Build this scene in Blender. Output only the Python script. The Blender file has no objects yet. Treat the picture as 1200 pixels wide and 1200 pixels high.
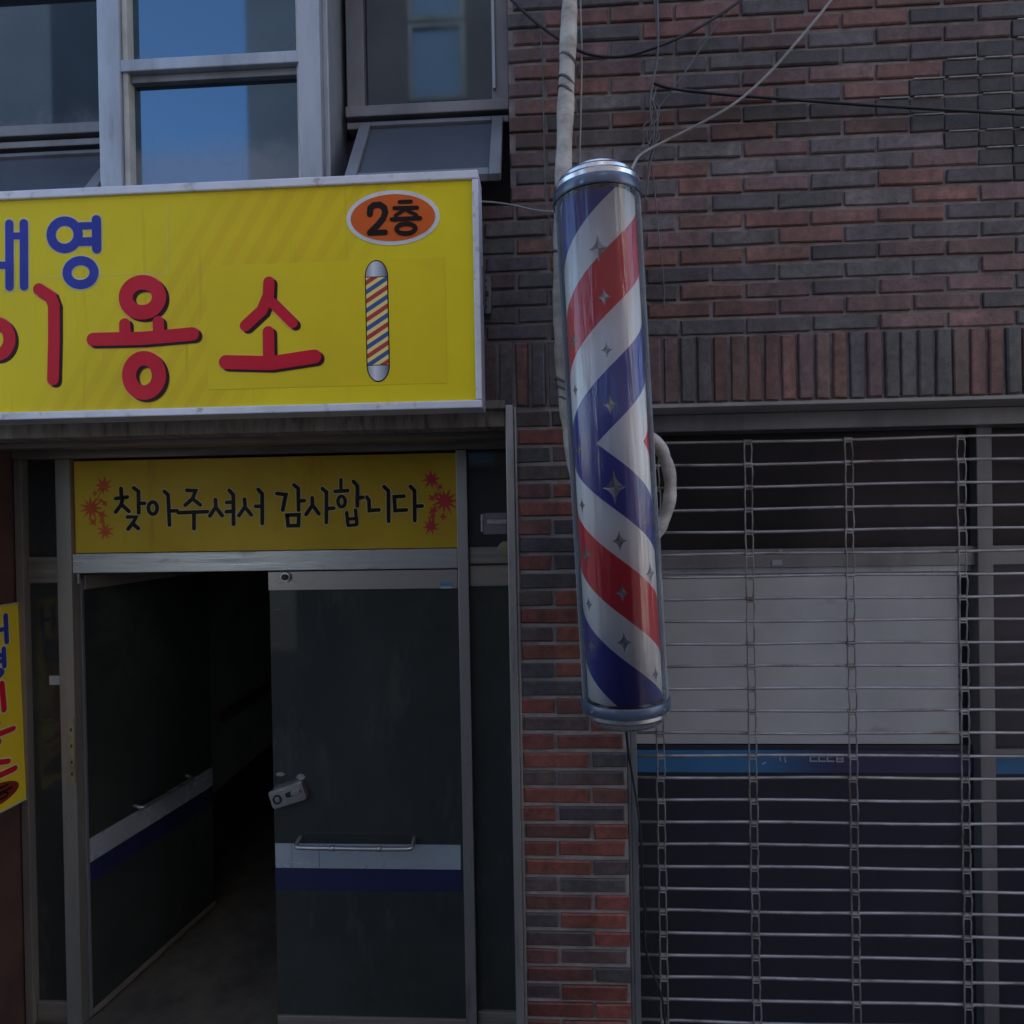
import bpy, math, random
from mathutils import Vector, Matrix
random.seed(7)
S = bpy.context.scene
COL = S.collection
R = math.radians

# ------------------------------------------------------------------ camera
F = 750.0
YAW, PITCH, ROLL = R(2.95), R(-0.347), R(-1.0436)
CAM = Vector((0, -2.5, 2.572))
_f = Vector((-math.sin(YAW)*math.cos(PITCH), math.cos(YAW)*math.cos(PITCH), math.sin(PITCH)))
_r0 = Vector((math.cos(YAW), math.sin(YAW), 0)); _u0 = _r0.cross(_f)
_r = math.cos(ROLL)*_r0 + math.sin(ROLL)*_u0
_u = -math.sin(ROLL)*_r0 + math.cos(ROLL)*_u0
cd = bpy.data.cameras.new('camera'); co = bpy.data.objects.new('camera', cd); COL.objects.link(co)
cd.sensor_width = 36; cd.lens = 36*F/1200; cd.clip_end = 2000; cd.clip_start = 0.02
M = Matrix((_r, _u, -_f)).transposed().to_4x4(); M.translation = CAM
co.matrix_world = M
S.camera = co

def P(px, py, Y):
    """survey: point of the photograph on the facade-parallel plane at depth Y"""
    d = _r*((px-600)/F) + _u*(-(py-600)/F) + _f
    t = (Y-CAM.y)/d.y
    return CAM + d*t
def PX(px, py, X):
    d = _r*((px-600)/F) + _u*(-(py-600)/F) + _f
    return CAM + d*((X-CAM.x)/d.x)
def X(px, py, Y): return P(px, py, Y).x
def Z(px, py, Y): return P(px, py, Y).z
def pxm(Y): return (Y-CAM.y)/F           # metres per pixel at depth Y

# ------------------------------------------------------------------ materials
def nodes(m):
    m.use_nodes = True
    return m.node_tree, m.node_tree.nodes, m.node_tree.links
def mat(name, c, rough=.6, metal=0., c2=None, nscale=6., bump=0., bscale=60., stretch=(1, 1, 1), spec=.5, rvar=.12, ior=1.5, nlow=.38, nhigh=.66):
    m = bpy.data.materials.new(name); t, N, L = nodes(m)
    b = N['Principled BSDF']
    b.inputs['Roughness'].default_value = rough; b.inputs['Metallic'].default_value = metal
    b.inputs['Specular IOR Level'].default_value = spec; b.inputs['IOR'].default_value = ior
    tc = N.new('ShaderNodeTexCoord'); mp = N.new('ShaderNodeMapping'); mp.inputs['Scale'].default_value = stretch
    L.new(tc.outputs['Object'], mp.inputs['Vector'])
    nz = N.new('ShaderNodeTexNoise'); nz.inputs['Scale'].default_value = nscale; nz.inputs['Detail'].default_value = 6; nz.inputs['Roughness'].default_value = .62
    L.new(mp.outputs['Vector'], nz.inputs['Vector'])
    rp = N.new('ShaderNodeValToRGB'); rp.color_ramp.elements[0].position = nlow; rp.color_ramp.elements[1].position = nhigh
    c2 = c2 or tuple(v*.78 for v in c)
    rp.color_ramp.elements[0].color = (*c, 1); rp.color_ramp.elements[1].color = (*c2, 1)
    L.new(nz.outputs['Fac'], rp.inputs['Fac']); L.new(rp.outputs['Color'], b.inputs['Base Color'])
    if rvar:
        mr = N.new('ShaderNodeMapRange'); mr.inputs['To Min'].default_value = max(.02, rough-rvar); mr.inputs['To Max'].default_value = min(1, rough+rvar)
        mr.inputs['From Min'].default_value = .3; mr.inputs['From Max'].default_value = .7
        L.new(nz.outputs['Fac'], mr.inputs['Value']); L.new(mr.outputs['Result'], b.inputs['Roughness'])
    if bump:
        n2 = N.new('ShaderNodeTexNoise'); n2.inputs['Scale'].default_value = bscale; n2.inputs['Detail'].default_value = 5
        L.new(mp.outputs['Vector'], n2.inputs['Vector'])
        bp = N.new('ShaderNodeBump'); bp.inputs['Strength'].default_value = bump; bp.inputs['Distance'].default_value = .004
        L.new(n2.outputs['Fac'], bp.inputs['Height']); L.new(bp.outputs['Normal'], b.inputs['Normal'])
    return m
def glass(name, tint, ior=1.5, rough=.02, wav=0., wsc=(3, 3, 3), dirt=.0):
    m = bpy.data.materials.new(name); t, N, L = nodes(m)
    N.remove(N['Principled BSDF']); out = N['Material Output']
    tr = N.new('ShaderNodeBsdfTransparent'); tr.inputs['Color'].default_value = (*tint, 1)
    gl = N.new('ShaderNodeBsdfGlossy'); gl.inputs['Roughness'].default_value = rough
    fr = N.new('ShaderNodeFresnel'); fr.inputs['IOR'].default_value = ior
    mx = N.new('ShaderNodeMixShader'); L.new(fr.outputs[0], mx.inputs[0]); L.new(tr.outputs[0], mx.inputs[1]); L.new(gl.outputs[0], mx.inputs[2])
    last = mx
    tc = N.new('ShaderNodeTexCoord')
    if wav:
        mp = N.new('ShaderNodeMapping'); mp.inputs['Scale'].default_value = wsc; L.new(tc.outputs['Object'], mp.inputs['Vector'])
        nz = N.new('ShaderNodeTexNoise'); nz.inputs['Scale'].default_value = 1; nz.inputs['Detail'].default_value = 3; L.new(mp.outputs['Vector'], nz.inputs['Vector'])
        bp = N.new('ShaderNodeBump'); bp.inputs['Strength'].default_value = wav; bp.inputs['Distance'].default_value = .01
        L.new(nz.outputs['Fac'], bp.inputs['Height'])
        L.new(bp.outputs['Normal'], gl.inputs['Normal']); L.new(bp.outputs['Normal'], fr.inputs['Normal'])
    if dirt:
        df = N.new('ShaderNodeBsdfDiffuse'); df.inputs['Color'].default_value = (.42, .43, .45, 1)
        n3 = N.new('ShaderNodeTexNoise'); n3.inputs['Scale'].default_value = 7; n3.inputs['Detail'].default_value = 8; L.new(tc.outputs['Object'], n3.inputs['Vector'])
        mr = N.new('ShaderNodeMapRange'); mr.inputs['From Min'].default_value = .45; mr.inputs['From Max'].default_value = .8; mr.inputs['To Min'].default_value = dirt*.3; mr.inputs['To Max'].default_value = dirt
        L.new(n3.outputs['Fac'], mr.inputs['Value'])
        m2 = N.new('ShaderNodeMixShader'); L.new(mr.outputs['Result'], m2.inputs[0]); L.new(mx.outputs[0], m2.inputs[1]); L.new(df.outputs[0], m2.inputs[2]); last = m2
    L.new(last.outputs[0], out.inputs['Surface'])
    return m

def scuff(m, c, sc, stretch, lo, hi, amt=1.):
    """scratches, runs and dirt with a shape of their own, laid over the base colour"""
    t, N, L = nodes(m); b = N['Principled BSDF']; prev = b.inputs['Base Color'].links[0].from_socket
    tc = N.new('ShaderNodeTexCoord'); mp = N.new('ShaderNodeMapping'); mp.inputs['Scale'].default_value = stretch; mp.inputs['Rotation'].default_value = (0, .25, 0) if stretch[0] < stretch[2] else (0, 0, 0)
    L.new(tc.outputs['Object'], mp.inputs['Vector'])
    nz = N.new('ShaderNodeTexNoise'); nz.inputs['Scale'].default_value = sc; nz.inputs['Detail'].default_value = 5; nz.inputs['Roughness'].default_value = .65; L.new(mp.outputs['Vector'], nz.inputs['Vector'])
    mr = N.new('ShaderNodeMapRange'); mr.interpolation_type = 'SMOOTHSTEP'; mr.inputs['From Min'].default_value = lo; mr.inputs['From Max'].default_value = hi; mr.inputs['To Max'].default_value = amt
    L.new(nz.outputs['Fac'], mr.inputs['Value'])
    mx = N.new('ShaderNodeMix'); mx.data_type = 'RGBA'; mx.inputs['B'].default_value = (*c, 1)
    L.new(mr.outputs[0], mx.inputs['Factor']); L.new(prev, mx.inputs['A']); L.new(mx.outputs['Result'], b.inputs['Base Color'])
MT = {}
MT['alu'] = mat('aluminium', (.40, .425, .46), .45, .5, (.28, .30, .33), 5, .15, 40, (1, 1, .25))
MT['alu_dark'] = mat('dark_aluminium', (.20, .20, .21), .45, .35, (.13, .13, .135), 5, .15, 40, (1, 1, .25))
MT['alu_cream'] = mat('cream_lip', (.55, .53, .46), .5, .1, (.42, .4, .35), 8)
MT['steel'] = mat('brushed_steel', (.46, .45, .44), .34, .8, (.33, .32, .31), 4, .2, 30, (.3, 1, 8))
MT['steel_v'] = mat('brushed_steel_upright', (.42, .40, .38), .36, .7, (.30, .285, .27), 3, .2, 30, (1, 1, .3))
MT['steel_r'] = mat('satin_steel_rail', (.36, .335, .31), .38, .6, (.28, .26, .24), 3, .1, 30, (.4, 1, 1))
MT['steel_brown'] = mat('aged_steel', (.27, .235, .20), .5, .35, (.15, .135, .12), 4, .2, 30, (.4, 1, 6))
MT['steel_brown_v'] = mat('aged_steel_upright', (.27, .235, .20), .46, .35, (.17, .155, .135), 3, .2, 30, (1.5, 1, .3))
MT['white_frame'] = mat('white_sign_frame', (.74, .73, .79), .4, .1, (.56, .58, .64), 4, .05, 40)
MT['soffit'] = mat('dusty_soffit', (.33, .30, .26), .75, 0, (.20, .18, .15), 5, .3, 30, (5, 1, 1))
MT['dark_wall'] = mat('dark_wall', (.06, .055, .055), .8, 0, (.035, .033, .033), 5, .3)
MT['brown_wall'] = mat('brown_tile', (.12, .062, .05), .5, 0, (.075, .04, .035), 4, .2, 30)
MT['win_glass'] = mat('window_glass', (.012, .014, .020), .05, 0, (.018, .02, .026), 3, .0, 10, spec=.5, ior=1.75, rvar=.02)
MT['win_glass'].node_tree.nodes['Principled BSDF'].inputs['Specular Tint'].default_value = (.62, .85, 1, 1)
MT['shop_dark'] = mat('dark_shop_glass', (.020, .018, .020), .2, 0, (.028, .024, .026), 3, .0, 10, ior=1.3, rvar=.06)
MT['frost'] = mat('awning_glass', (.075, .088, .11), .22, 0, (.055, .062, .08), 3, .05, 10, spec=.5, ior=1.5, rvar=.05)
def dusty_glass(hi=.58):
    m = mat('dusty_window_glass', (.010, .013, .020), .04, 0, (.016, .019, .026), 3, .0, 10, ior=2.5, rvar=.015)
    t, N, L = nodes(m); b = N['Principled BSDF']; b.inputs['Specular Tint'].default_value = (.38, .70, 1, 1)
    df = N.new('ShaderNodeBsdfDiffuse'); df.inputs['Color'].default_value = (.30, .31, .33, 1)
    tc = N.new('ShaderNodeTexCoord'); sp = N.new('ShaderNodeSeparateXYZ'); L.new(tc.outputs['Generated'], sp.inputs[0])
    nz = N.new('ShaderNodeTexNoise'); nz.inputs['Scale'].default_value = 9; nz.inputs['Detail'].default_value = 8; L.new(tc.outputs['Object'], nz.inputs['Vector'])
    # dust settled along the bottom of each pane
    h = math_node(N, L, 'ADD', sp.outputs['Z'], math_node(N, L, 'MULTIPLY_ADD', nz.outputs['Fac'], -.45, .22))
    mr = N.new('ShaderNodeMapRange'); mr.interpolation_type = 'SMOOTHSTEP'; L.new(h, mr.inputs['Value'])
    mr.inputs['From Min'].default_value = hi; mr.inputs['From Max'].default_value = hi-.4; mr.inputs['To Min'].default_value = .015; mr.inputs['To Max'].default_value = .5
    mx = N.new('ShaderNodeMixShader'); L.new(mr.outputs[0], mx.inputs[0]); L.new(b.outputs[0], mx.inputs[1]); L.new(df.outputs[0], mx.inputs[2])
    L.new(mx.outputs[0], N['Material Output'].inputs['Surface'])
    return m
MT['door_glass'] = mat('tinted_door_glass', (.028, .033, .031), .06, 0, (.038, .043, .040), 2.5, .02, 10, ior=1.5, rvar=.035, spec=.5)
MT['shop_glass'] = glass('shop_glass', (.55, .58, .6), 1.45, .03, dirt=.05)
MT['black'] = mat('black_plastic', (.012, .012, .014), .5)
MT['cable_black'] = mat('black_cable', (.014, .014, .016), .5)
MT['cable_pale'] = mat('pale_cable', (.30, .285, .27), .6, 0, (.18, .17, .16), 9)
MT['cable_grey'] = mat('grey_cable', (.12, .115, .12), .6, 0, (.07, .07, .07), 9)
MT['pipe'] = mat('taped_pipe', (.52, .49, .44), .65, 0, (.30, .27, .235), 9, .8, 55, (1, 1, 1.6))
MT['chrome'] = mat('pole_chrome', (.72, .73, .74), .26, .95, (.6, .62, .66), 6, .05, 30, rvar=.06)
MT['collar'] = mat('pole_collar', (.10, .13, .19), .28, .3, (.075, .095, .14), 5)
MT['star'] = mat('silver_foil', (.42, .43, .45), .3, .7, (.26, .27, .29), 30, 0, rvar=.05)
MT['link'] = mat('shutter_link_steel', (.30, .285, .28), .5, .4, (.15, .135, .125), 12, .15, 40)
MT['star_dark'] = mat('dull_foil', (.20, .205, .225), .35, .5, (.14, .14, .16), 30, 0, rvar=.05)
MT['shutter'] = mat('shutter_steel', (.38, .365, .365), .42, .5, (.20, .19, .19), 9, .15, 40, (.5, 1, 1))
MT['panel_white'] = mat('white_board', (.43, .44, .45), .7, 0, (.36, .37, .38), 2.5, .1, 20)
MT['blue'] = mat('blue_strip', (.035, .16, .34), .5, 0, (.03, .12, .26), 4)
MT['navy'] = mat('navy_strip', (.02, .022, .075), .4, 0, (.016, .018, .06), 4)
MT['navy_glass'] = mat('navy_film_glass', (.036, .034, .050), .2, 0, (.03, .028, .04), 3, ior=1.45, rvar=.05)
MT['letter_pale'] = mat('pale_letters', (.33, .34, .38), .6)
MT['silver_band'] = mat('mirror_band', (.46, .52, .56), .3, .35, (.36, .40, .44), 5, .06, 12, (.4, 1, 1))
MT['blue_sign'] = mat('sign_blue', (.045, .060, .40), .42)
MT['red_sign'] = mat('sign_red', (.66, .014, .034), .42, 0, (.56, .013, .032), 3)
MT['dark_sign'] = mat('sign_letter_edge', (.035, .010, .014), .5)
MT['outline'] = mat('sign_pale_outline', (.86, .55, .10), .5)
MT['outline_white'] = mat('sign_white_outline', (.72, .68, .36), .5)
MT['white'] = mat('sign_white', (.75, .74, .72), .45)
MT['orange'] = mat('badge_orange', (.72, .13, .020), .45, 0, (.62, .11, .02), 3)
MT['ink'] = mat('sign_ink', (.018, .010, .008), .5)
MT['halo'] = mat('pale_letter_halo', (.70, .62, .40), .6)
MT['maple'] = mat('maple_orange', (.62, .12, .03), .55, 0, (.5, .08, .03), 12)
MT['maple_pink'] = mat('maple_red', (.60, .06, .06), .55, 0, (.48, .045, .05), 12)
MT['brass'] = mat('worn_brass', (.34, .29, .18), .45, .6, (.2, .17, .1), 12)
MT['banner'] = mat('banner_yellow', (.80, .60, .035), .5, 0, (.74, .54, .03), 2)
MT['badge_red'] = mat('badge_red', (.22, .022, .014), .5)
MT['concrete'] = mat('concrete', (.30, .29, .28), .85, 0, (.22, .215, .21), 1.5, .3, 20)
MT['asphalt'] = mat('asphalt', (.055, .055, .057), .9, 0, (.04, .04, .042), 3, .5, 80)
MT['floor'] = mat('corridor_floor', (.11, .095, .072), .6, 0, (.06, .052, .042), 5, .2, 40)
MT['corridor'] = mat('corridor_wall', (.32, .33, .29), .7, 0, (.25, .26, .23), 3)
MT['stair'] = mat('stair_stone', (.07, .06, .06), .6, 0, (.045, .04, .04), 4)
MT['opp_wall'] = mat('far_plaster', (.105, .094, .106), .8, 0, (.08, .072, .082), .8, .2, 10)
MT['added_pale_wall'] = mat('added_reflector_pale', (.62, .60, .57), .8, 0, (.52, .50, .48), .8, .2, 10)
MT['opp_glass'] = mat('far_window', (.16, .26, .42), .15, 0, (.12, .2, .33), 1)
MT['rust'] = mat('red_trim', (.16, .03, .025), .5)
MT['sticker'] = mat('pale_sticker', (.45, .47, .5), .5)
MT['sticker_blue'] = mat('blue_sticker', (.06, .22, .48), .5)

def tinted(name, rough, bump):
    """albedo from the per-brick colour, with fine mottling"""
    m = bpy.data.materials.new(name); t, N, L = nodes(m); b = N['Principled BSDF']
    a = N.new('ShaderNodeVertexColor'); a.layer_name = 'brick_colour'
    tc = N.new('ShaderNodeTexCoord')
    nz = N.new('ShaderNodeTexNoise'); nz.inputs['Scale'].default_value = 28; nz.inputs['Detail'].default_value = 7; nz.inputs['Roughness'].default_value = .7
    L.new(tc.outputs['Object'], nz.inputs['Vector'])
    mr = N.new('ShaderNodeMapRange'); mr.inputs['From Min'].default_value = .3; mr.inputs['From Max'].default_value = .7; mr.inputs['To Min'].default_value = .5; mr.inputs['To Max'].default_value = 1.42
    L.new(nz.outputs['Fac'], mr.inputs['Value'])
    mx = N.new('ShaderNodeVectorMath'); mx.operation = 'SCALE'
    L.new(a.outputs['Color'], mx.inputs[0]); L.new(mr.outputs['Result'], mx.inputs['Scale'])
    # broad grime
    n3 = N.new('ShaderNodeTexNoise'); n3.inputs['Scale'].default_value = 2.2; n3.inputs['Detail'].default_value = 5
    L.new(tc.outputs['Object'], n3.inputs['Vector'])
    m3 = N.new('ShaderNodeMapRange'); m3.inputs['From Min'].default_value = .35; m3.inputs['From Max'].default_value = .65; m3.inputs['To Min'].default_value = .66; m3.inputs['To Max'].default_value = 1.2
    # rain streaks down the wall
    mps = N.new('ShaderNodeMapping'); mps.inputs['Scale'].default_value = (9, 1, .7); L.new(tc.outputs['Object'], mps.inputs['Vector'])
    n4 = N.new('ShaderNodeTexNoise'); n4.inputs['Scale'].default_value = 1; n4.inputs['Detail'].default_value = 4; L.new(mps.outputs['Vector'], n4.inputs['Vector'])
    m4 = N.new('ShaderNodeMapRange'); m4.inputs['From Min'].default_value = .35; m4.inputs['From Max'].default_value = .6; m4.inputs['To Min'].default_value = .68; m4.inputs['To Max'].default_value = 1.08
    L.new(n4.outputs['Fac'], m4.inputs['Value'])
    mm = N.new('ShaderNodeMath'); mm.operation = 'MULTIPLY'
    L.new(n3.outputs['Fac'], m3.inputs['Value'])
    mx2 = N.new('ShaderNodeVectorMath'); mx2.operation = 'SCALE'
    L.new(m3.outputs['Result'], mm.inputs[0]); L.new(m4.outputs['Result'], mm.inputs[1])
    L.new(mx.outputs[0], mx2.inputs[0]); L.new(mm.outputs[0], mx2.inputs['Scale'])
    L.new(mx2.outputs[0], b.inputs['Base Color'])
    b.inputs['Roughness'].default_value = rough
    n2 = N.new('ShaderNodeTexNoise'); n2.inputs['Scale'].default_value = 120; n2.inputs['Detail'].default_value = 4
    L.new(tc.outputs['Object'], n2.inputs['Vector'])
    bp = N.new('ShaderNodeBump'); bp.inputs['Strength'].default_value = bump; bp.inputs['Distance'].default_value = .003
    L.new(n2.outputs['Fac'], bp.inputs['Height']); L.new(bp.outputs['Normal'], b.inputs['Normal'])
    return m
MT['brick'] = tinted('brick', .62, .5)
MT['mortar_pier'] = mat('pier_mortar', (.26, .245, .235), .9, 0, (.17, .155, .15), 14, .6, 60)
MT['mortar'] = mat('mortar', (.25, .215, .21), .9, 0, (.14, .118, .115), 14, .6, 60)
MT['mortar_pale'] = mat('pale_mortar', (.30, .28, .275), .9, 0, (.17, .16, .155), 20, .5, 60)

def math_node(N, L, op, a, b=None, c=None):
    n = N.new('ShaderNodeMath'); n.operation = op
    for i, v in enumerate((a, b, c)):
        if v is None: continue
        if isinstance(v, (int, float)): n.inputs[i].default_value = v
        else: L.new(v, n.inputs[i])
    return n.outputs[0]

def sign_yellow():
    m = bpy.data.materials.new('sign_yellow_print'); t, N, L = nodes(m); b = N['Principled BSDF']
    tc = N.new('ShaderNodeTexCoord'); sp = N.new('ShaderNodeSeparateXYZ'); L.new(tc.outputs['Object'], sp.inputs[0])
    x, z = sp.outputs['X'], sp.outputs['Z']
    s = math_node(N, L, 'ADD', x, math_node(N, L, 'MULTIPLY', z, -.62))
    saw = math_node(N, L, 'PINGPONG', math_node(N, L, 'MULTIPLY', s, 24.), 1.0)
    sm_ = N.new('ShaderNodeMapRange'); sm_.interpolation_type = 'SMOOTHSTEP'; sm_.inputs['From Min'].default_value = .35; sm_.inputs['From Max'].default_value = .65; L.new(saw, sm_.inputs['Value']); saw = sm_.outputs[0]
    s2 = math_node(N, L, 'ADD', x, math_node(N, L, 'MULTIPLY', z, -.9))
    # the stripes show in a broad diagonal band that fades out to both sides
    band = N.new('ShaderNodeMapRange'); band.interpolation_type = 'SMOOTHSTEP'
    d = math_node(N, L, 'ABSOLUTE', math_node(N, L, 'SUBTRACT', s2, -.17))
    L.new(d, band.inputs['Value']); band.inputs['From Min'].default_value = .55; band.inputs['From Max'].default_value = .2
    fac = math_node(N, L, 'MULTIPLY', band.outputs[0], math_node(N, L, 'MULTIPLY_ADD', saw, .34, .30))
    mix = N.new('ShaderNodeMix'); mix.data_type = 'RGBA'
    mix.inputs['A'].default_value = (.84, .66, .014, 1); mix.inputs['B'].default_value = (.74, .48, .016, 1)
    L.new(fac, mix.inputs['Factor'])
    nz = N.new('ShaderNodeTexNoise'); nz.inputs['Scale'].default_value = 4; nz.inputs['Detail'].default_value = 8; L.new(tc.outputs['Object'], nz.inputs['Vector'])
    mr = N.new('ShaderNodeMapRange'); mr.inputs['To Min'].default_value = .84; mr.inputs['To Max'].default_value = 1.08; L.new(nz.outputs['Fac'], mr.inputs['Value'])
    vs = N.new('ShaderNodeVectorMath'); vs.operation = 'SCALE'; L.new(mix.outputs['Result'], vs.inputs[0]); L.new(mr.outputs[0], vs.inputs['Scale'])
    L.new(vs.outputs[0], b.inputs['Base Color']); b.inputs['Roughness'].default_value = .45; b.inputs['Specular IOR Level'].default_value = .18
    return m
MT['dusty'] = dusty_glass(); MT['dusty_low'] = dusty_glass(.17)
MT['sign_yellow'] = sign_yellow()
MT['patch_yellow'] = mat('sign_patch_yellow', (.79, .60, .016), .42, 0, (.74, .55, .016), 3)
MT['welcome_yellow'] = mat('welcome_yellow', (.58, .38, .022), .45, 0, (.49, .31, .022), 2.2)

def drum_mat(z0, up, down, ph0):
    m = bpy.data.materials.new('barber_stripes'); t, N, L = nodes(m); b = N['Principled BSDF']
    tc = N.new('ShaderNodeTexCoord'); sp = N.new('ShaderNodeSeparateXYZ'); L.new(tc.outputs['Object'], sp.inputs[0])
    x, y, z = sp.outputs
    phi = math_node(N, L, 'ARCTAN2', x, math_node(N, L, 'MULTIPLY', y, -1))
    dz = math_node(N, L, 'SUBTRACT', z, z0)
    sc = math_node(N, L, 'MULTIPLY_ADD', math_node(N, L, 'LESS_THAN', dz, 0), down-up, up)
    a = math_node(N, L, 'MULTIPLY', math_node(N, L, 'ABSOLUTE', dz), sc)
    per = .72; k = per/(2*math.pi)
    p = math_node(N, L, 'SUBTRACT', a, math_node(N, L, 'MULTIPLY', math_node(N, L, 'SUBTRACT', phi, ph0), k))
    fr = math_node(N, L, 'FRACT', math_node(N, L, 'ADD', math_node(N, L, 'DIVIDE', p, per), 4.0))
    rp = N.new('ShaderNodeValToRGB'); cr = rp.color_ramp; cr.interpolation = 'CONSTANT'
    blue, white, red = (.030, .036, .36, 1), (.88, .89, .91, 1), (.72, .018, .04, 1)
    cr.elements[0].position = 0; cr.elements[0].color = blue
    cr.elements[1].position = .264; cr.elements[1].color = white
    e = cr.elements.new(.5); e.color = red
    e = cr.elements.new(.778); e.color = white
    L.new(fr, rp.inputs['Fac']); L.new(rp.outputs['Color'], b.inputs['Base Color'])
    b.inputs['Roughness'].default_value = .4
    return m
def emblem_mat():
    m = bpy.data.materials.new('emblem_stripes'); t, N, L = nodes(m); b = N['Principled BSDF']
    tc = N.new('ShaderNodeTexCoord'); sp = N.new('ShaderNodeSeparateXYZ'); L.new(tc.outputs['Object'], sp.inputs[0])
    v = math_node(N, L, 'ADD', sp.outputs['Z'], math_node(N, L, 'MULTIPLY', sp.outputs['X'], -.62))
    fr = math_node(N, L, 'FRACT', math_node(N, L, 'ADD', math_node(N, L, 'DIVIDE', v, .0655), 40.))
    rp = N.new('ShaderNodeValToRGB'); cr = rp.color_ramp; cr.interpolation = 'CONSTANT'
    cr.elements[0].position = 0; cr.elements[0].color = (.45, .025, .02, 1)
    cr.elements[1].position = .27; cr.elements[1].color = (.85, .68, .2, 1)
    e = cr.elements.new(.5); e.color = (.03, .08, .27, 1)
    e = cr.elements.new(.77); e.color = (.85, .68, .2, 1)
    L.new(fr, rp.inputs['Fac']); L.new(rp.outputs['Color'], b.inputs['Base Color']); b.inputs['Roughness'].default_value = .42
    return m
MT['emblem'] = emblem_mat()
def cap_print():
    m = bpy.data.materials.new('emblem_cap_print'); t, N, L = nodes(m); b = N['Principled BSDF']
    tc = N.new('ShaderNodeTexCoord'); sp = N.new('ShaderNodeSeparateXYZ'); L.new(tc.outputs['Object'], sp.inputs[0])
    mr = N.new('ShaderNodeMapRange'); L.new(sp.outputs['X'], mr.inputs['Value']); mr.inputs['From Min'].default_value = EX0; mr.inputs['From Max'].default_value = EX1
    rp = N.new('ShaderNodeValToRGB'); rp.color_ramp.elements[0].color = (.28, .28, .34, 1); rp.color_ramp.elements[1].color = (.10, .10, .17, 1)
    e = rp.color_ramp.elements.new(.35); e.color = (.72, .72, .76, 1)
    L.new(mr.outputs[0], rp.inputs['Fac']); L.new(rp.outputs['Color'], b.inputs['Base Color']); b.inputs['Roughness'].default_value = .4
    return m
def tube_mat():
    m = glass('clear_acrylic', (.985, .99, 1.0), 1.68, .025)
    t, N, L = nodes(m); out = N['Material Output']; prev = out.inputs['Surface'].links[0].from_socket
    gl = [n for n in N if n.type == 'BSDF_GLOSSY'][0]; fr = [n for n in N if n.type == 'FRESNEL'][0]
    tc = N.new('ShaderNodeTexCoord'); mp = N.new('ShaderNodeMapping'); mp.inputs['Scale'].default_value = (34, 34, 1.1); L.new(tc.outputs['Object'], mp.inputs['Vector'])
    nz = N.new('ShaderNodeTexNoise'); nz.inputs['Scale'].default_value = 1; nz.inputs['Detail'].default_value = 4; nz.inputs['Distortion'].default_value = .6; L.new(mp.outputs['Vector'], nz.inputs['Vector'])
    bp = N.new('ShaderNodeBump'); bp.inputs['Strength'].default_value = .38; bp.inputs['Distance'].default_value = .012
    L.new(nz.outputs['Fac'], bp.inputs['Height']); L.new(bp.outputs['Normal'], gl.inputs['Normal']); L.new(bp.outputs['Normal'], fr.inputs['Normal'])
    # aged, slightly hazy plastic: the haze builds up where one looks through more of the wall
    df = N.new('ShaderNodeBsdfDiffuse'); df.inputs['Color'].default_value = (.42, .48, .54, 1)
    lw = N.new('ShaderNodeLayerWeight'); lw.inputs['Blend'].default_value = .18
    mr = N.new('ShaderNodeMapRange'); L.new(lw.outputs['Facing'], mr.inputs['Value']); mr.inputs['From Min'].default_value = .12; mr.inputs['From Max'].default_value = .6; mr.inputs['To Min'].default_value = .0; mr.inputs['To Max'].default_value = .5
    mx = N.new('ShaderNodeMixShader'); L.new(mr.outputs[0], mx.inputs[0]); L.new(prev, mx.inputs[1]); L.new(df.outputs[0], mx.inputs[2]); L.new(mx.outputs[0], out.inputs['Surface'])
    return m
MT['tube'] = tube_mat()

for n_ in ('patch_yellow', 'welcome_yellow', 'blue_sign', 'red_sign', 'dark_sign', 'ink', 'orange', 'banner', 'outline', 'outline_white', 'halo', 'maple', 'maple_pink'): MT[n_].node_tree.nodes['Principled BSDF'].inputs['Specular IOR Level'].default_value = .15
scuff(MT['door_glass'], (.16, .16, .15), 3.2, (1, 1, 9), .70, .76, .8)
scuff(MT['door_glass'], (.065, .068, .062), 1.6, (3, 1, 1), .52, .70, .7)
scuff(MT['sign_yellow'], (.34, .25, .02), 1.1, (26, 1, 1.1), .58, .78, .45)
scuff(MT['welcome_yellow'], (.30, .20, .03), 1.3, (12, 1, 1.2), .56, .75, .5)
scuff(MT['white_frame'], (.30, .29, .28), 5, (3, 1, 3), .56, .70, .7)
scuff(MT['alu'], (.20, .20, .20), 2.5, (10, 4, 1.2), .55, .75, .6)
scuff(MT['shutter'], (.13, .075, .05), 4, (1.2, 6, 6), .56, .68, .8)
scuff(MT['link'], (.12, .07, .05), 7, (3, 3, 1), .55, .66, .8)
scuff(MT['panel_white'], (.22, .22, .22), 3, (1, 1, 3), .62, .74, .6)
scuff(MT['steel'], (.20, .17, .14), 3, (2, 2, 5), .56, .72, .6)
scuff(MT['steel_v'], (.19, .165, .14), 3, (8, 8, 1), .55, .72, .6)
scuff(MT['soffit'], (.10, .085, .07), 3, (7, 2, 1.5), .52, .66, .8)
scuff(MT['collar'], (.20, .21, .22), 6, (2, 2, 2), .60, .72, .6)
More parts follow.
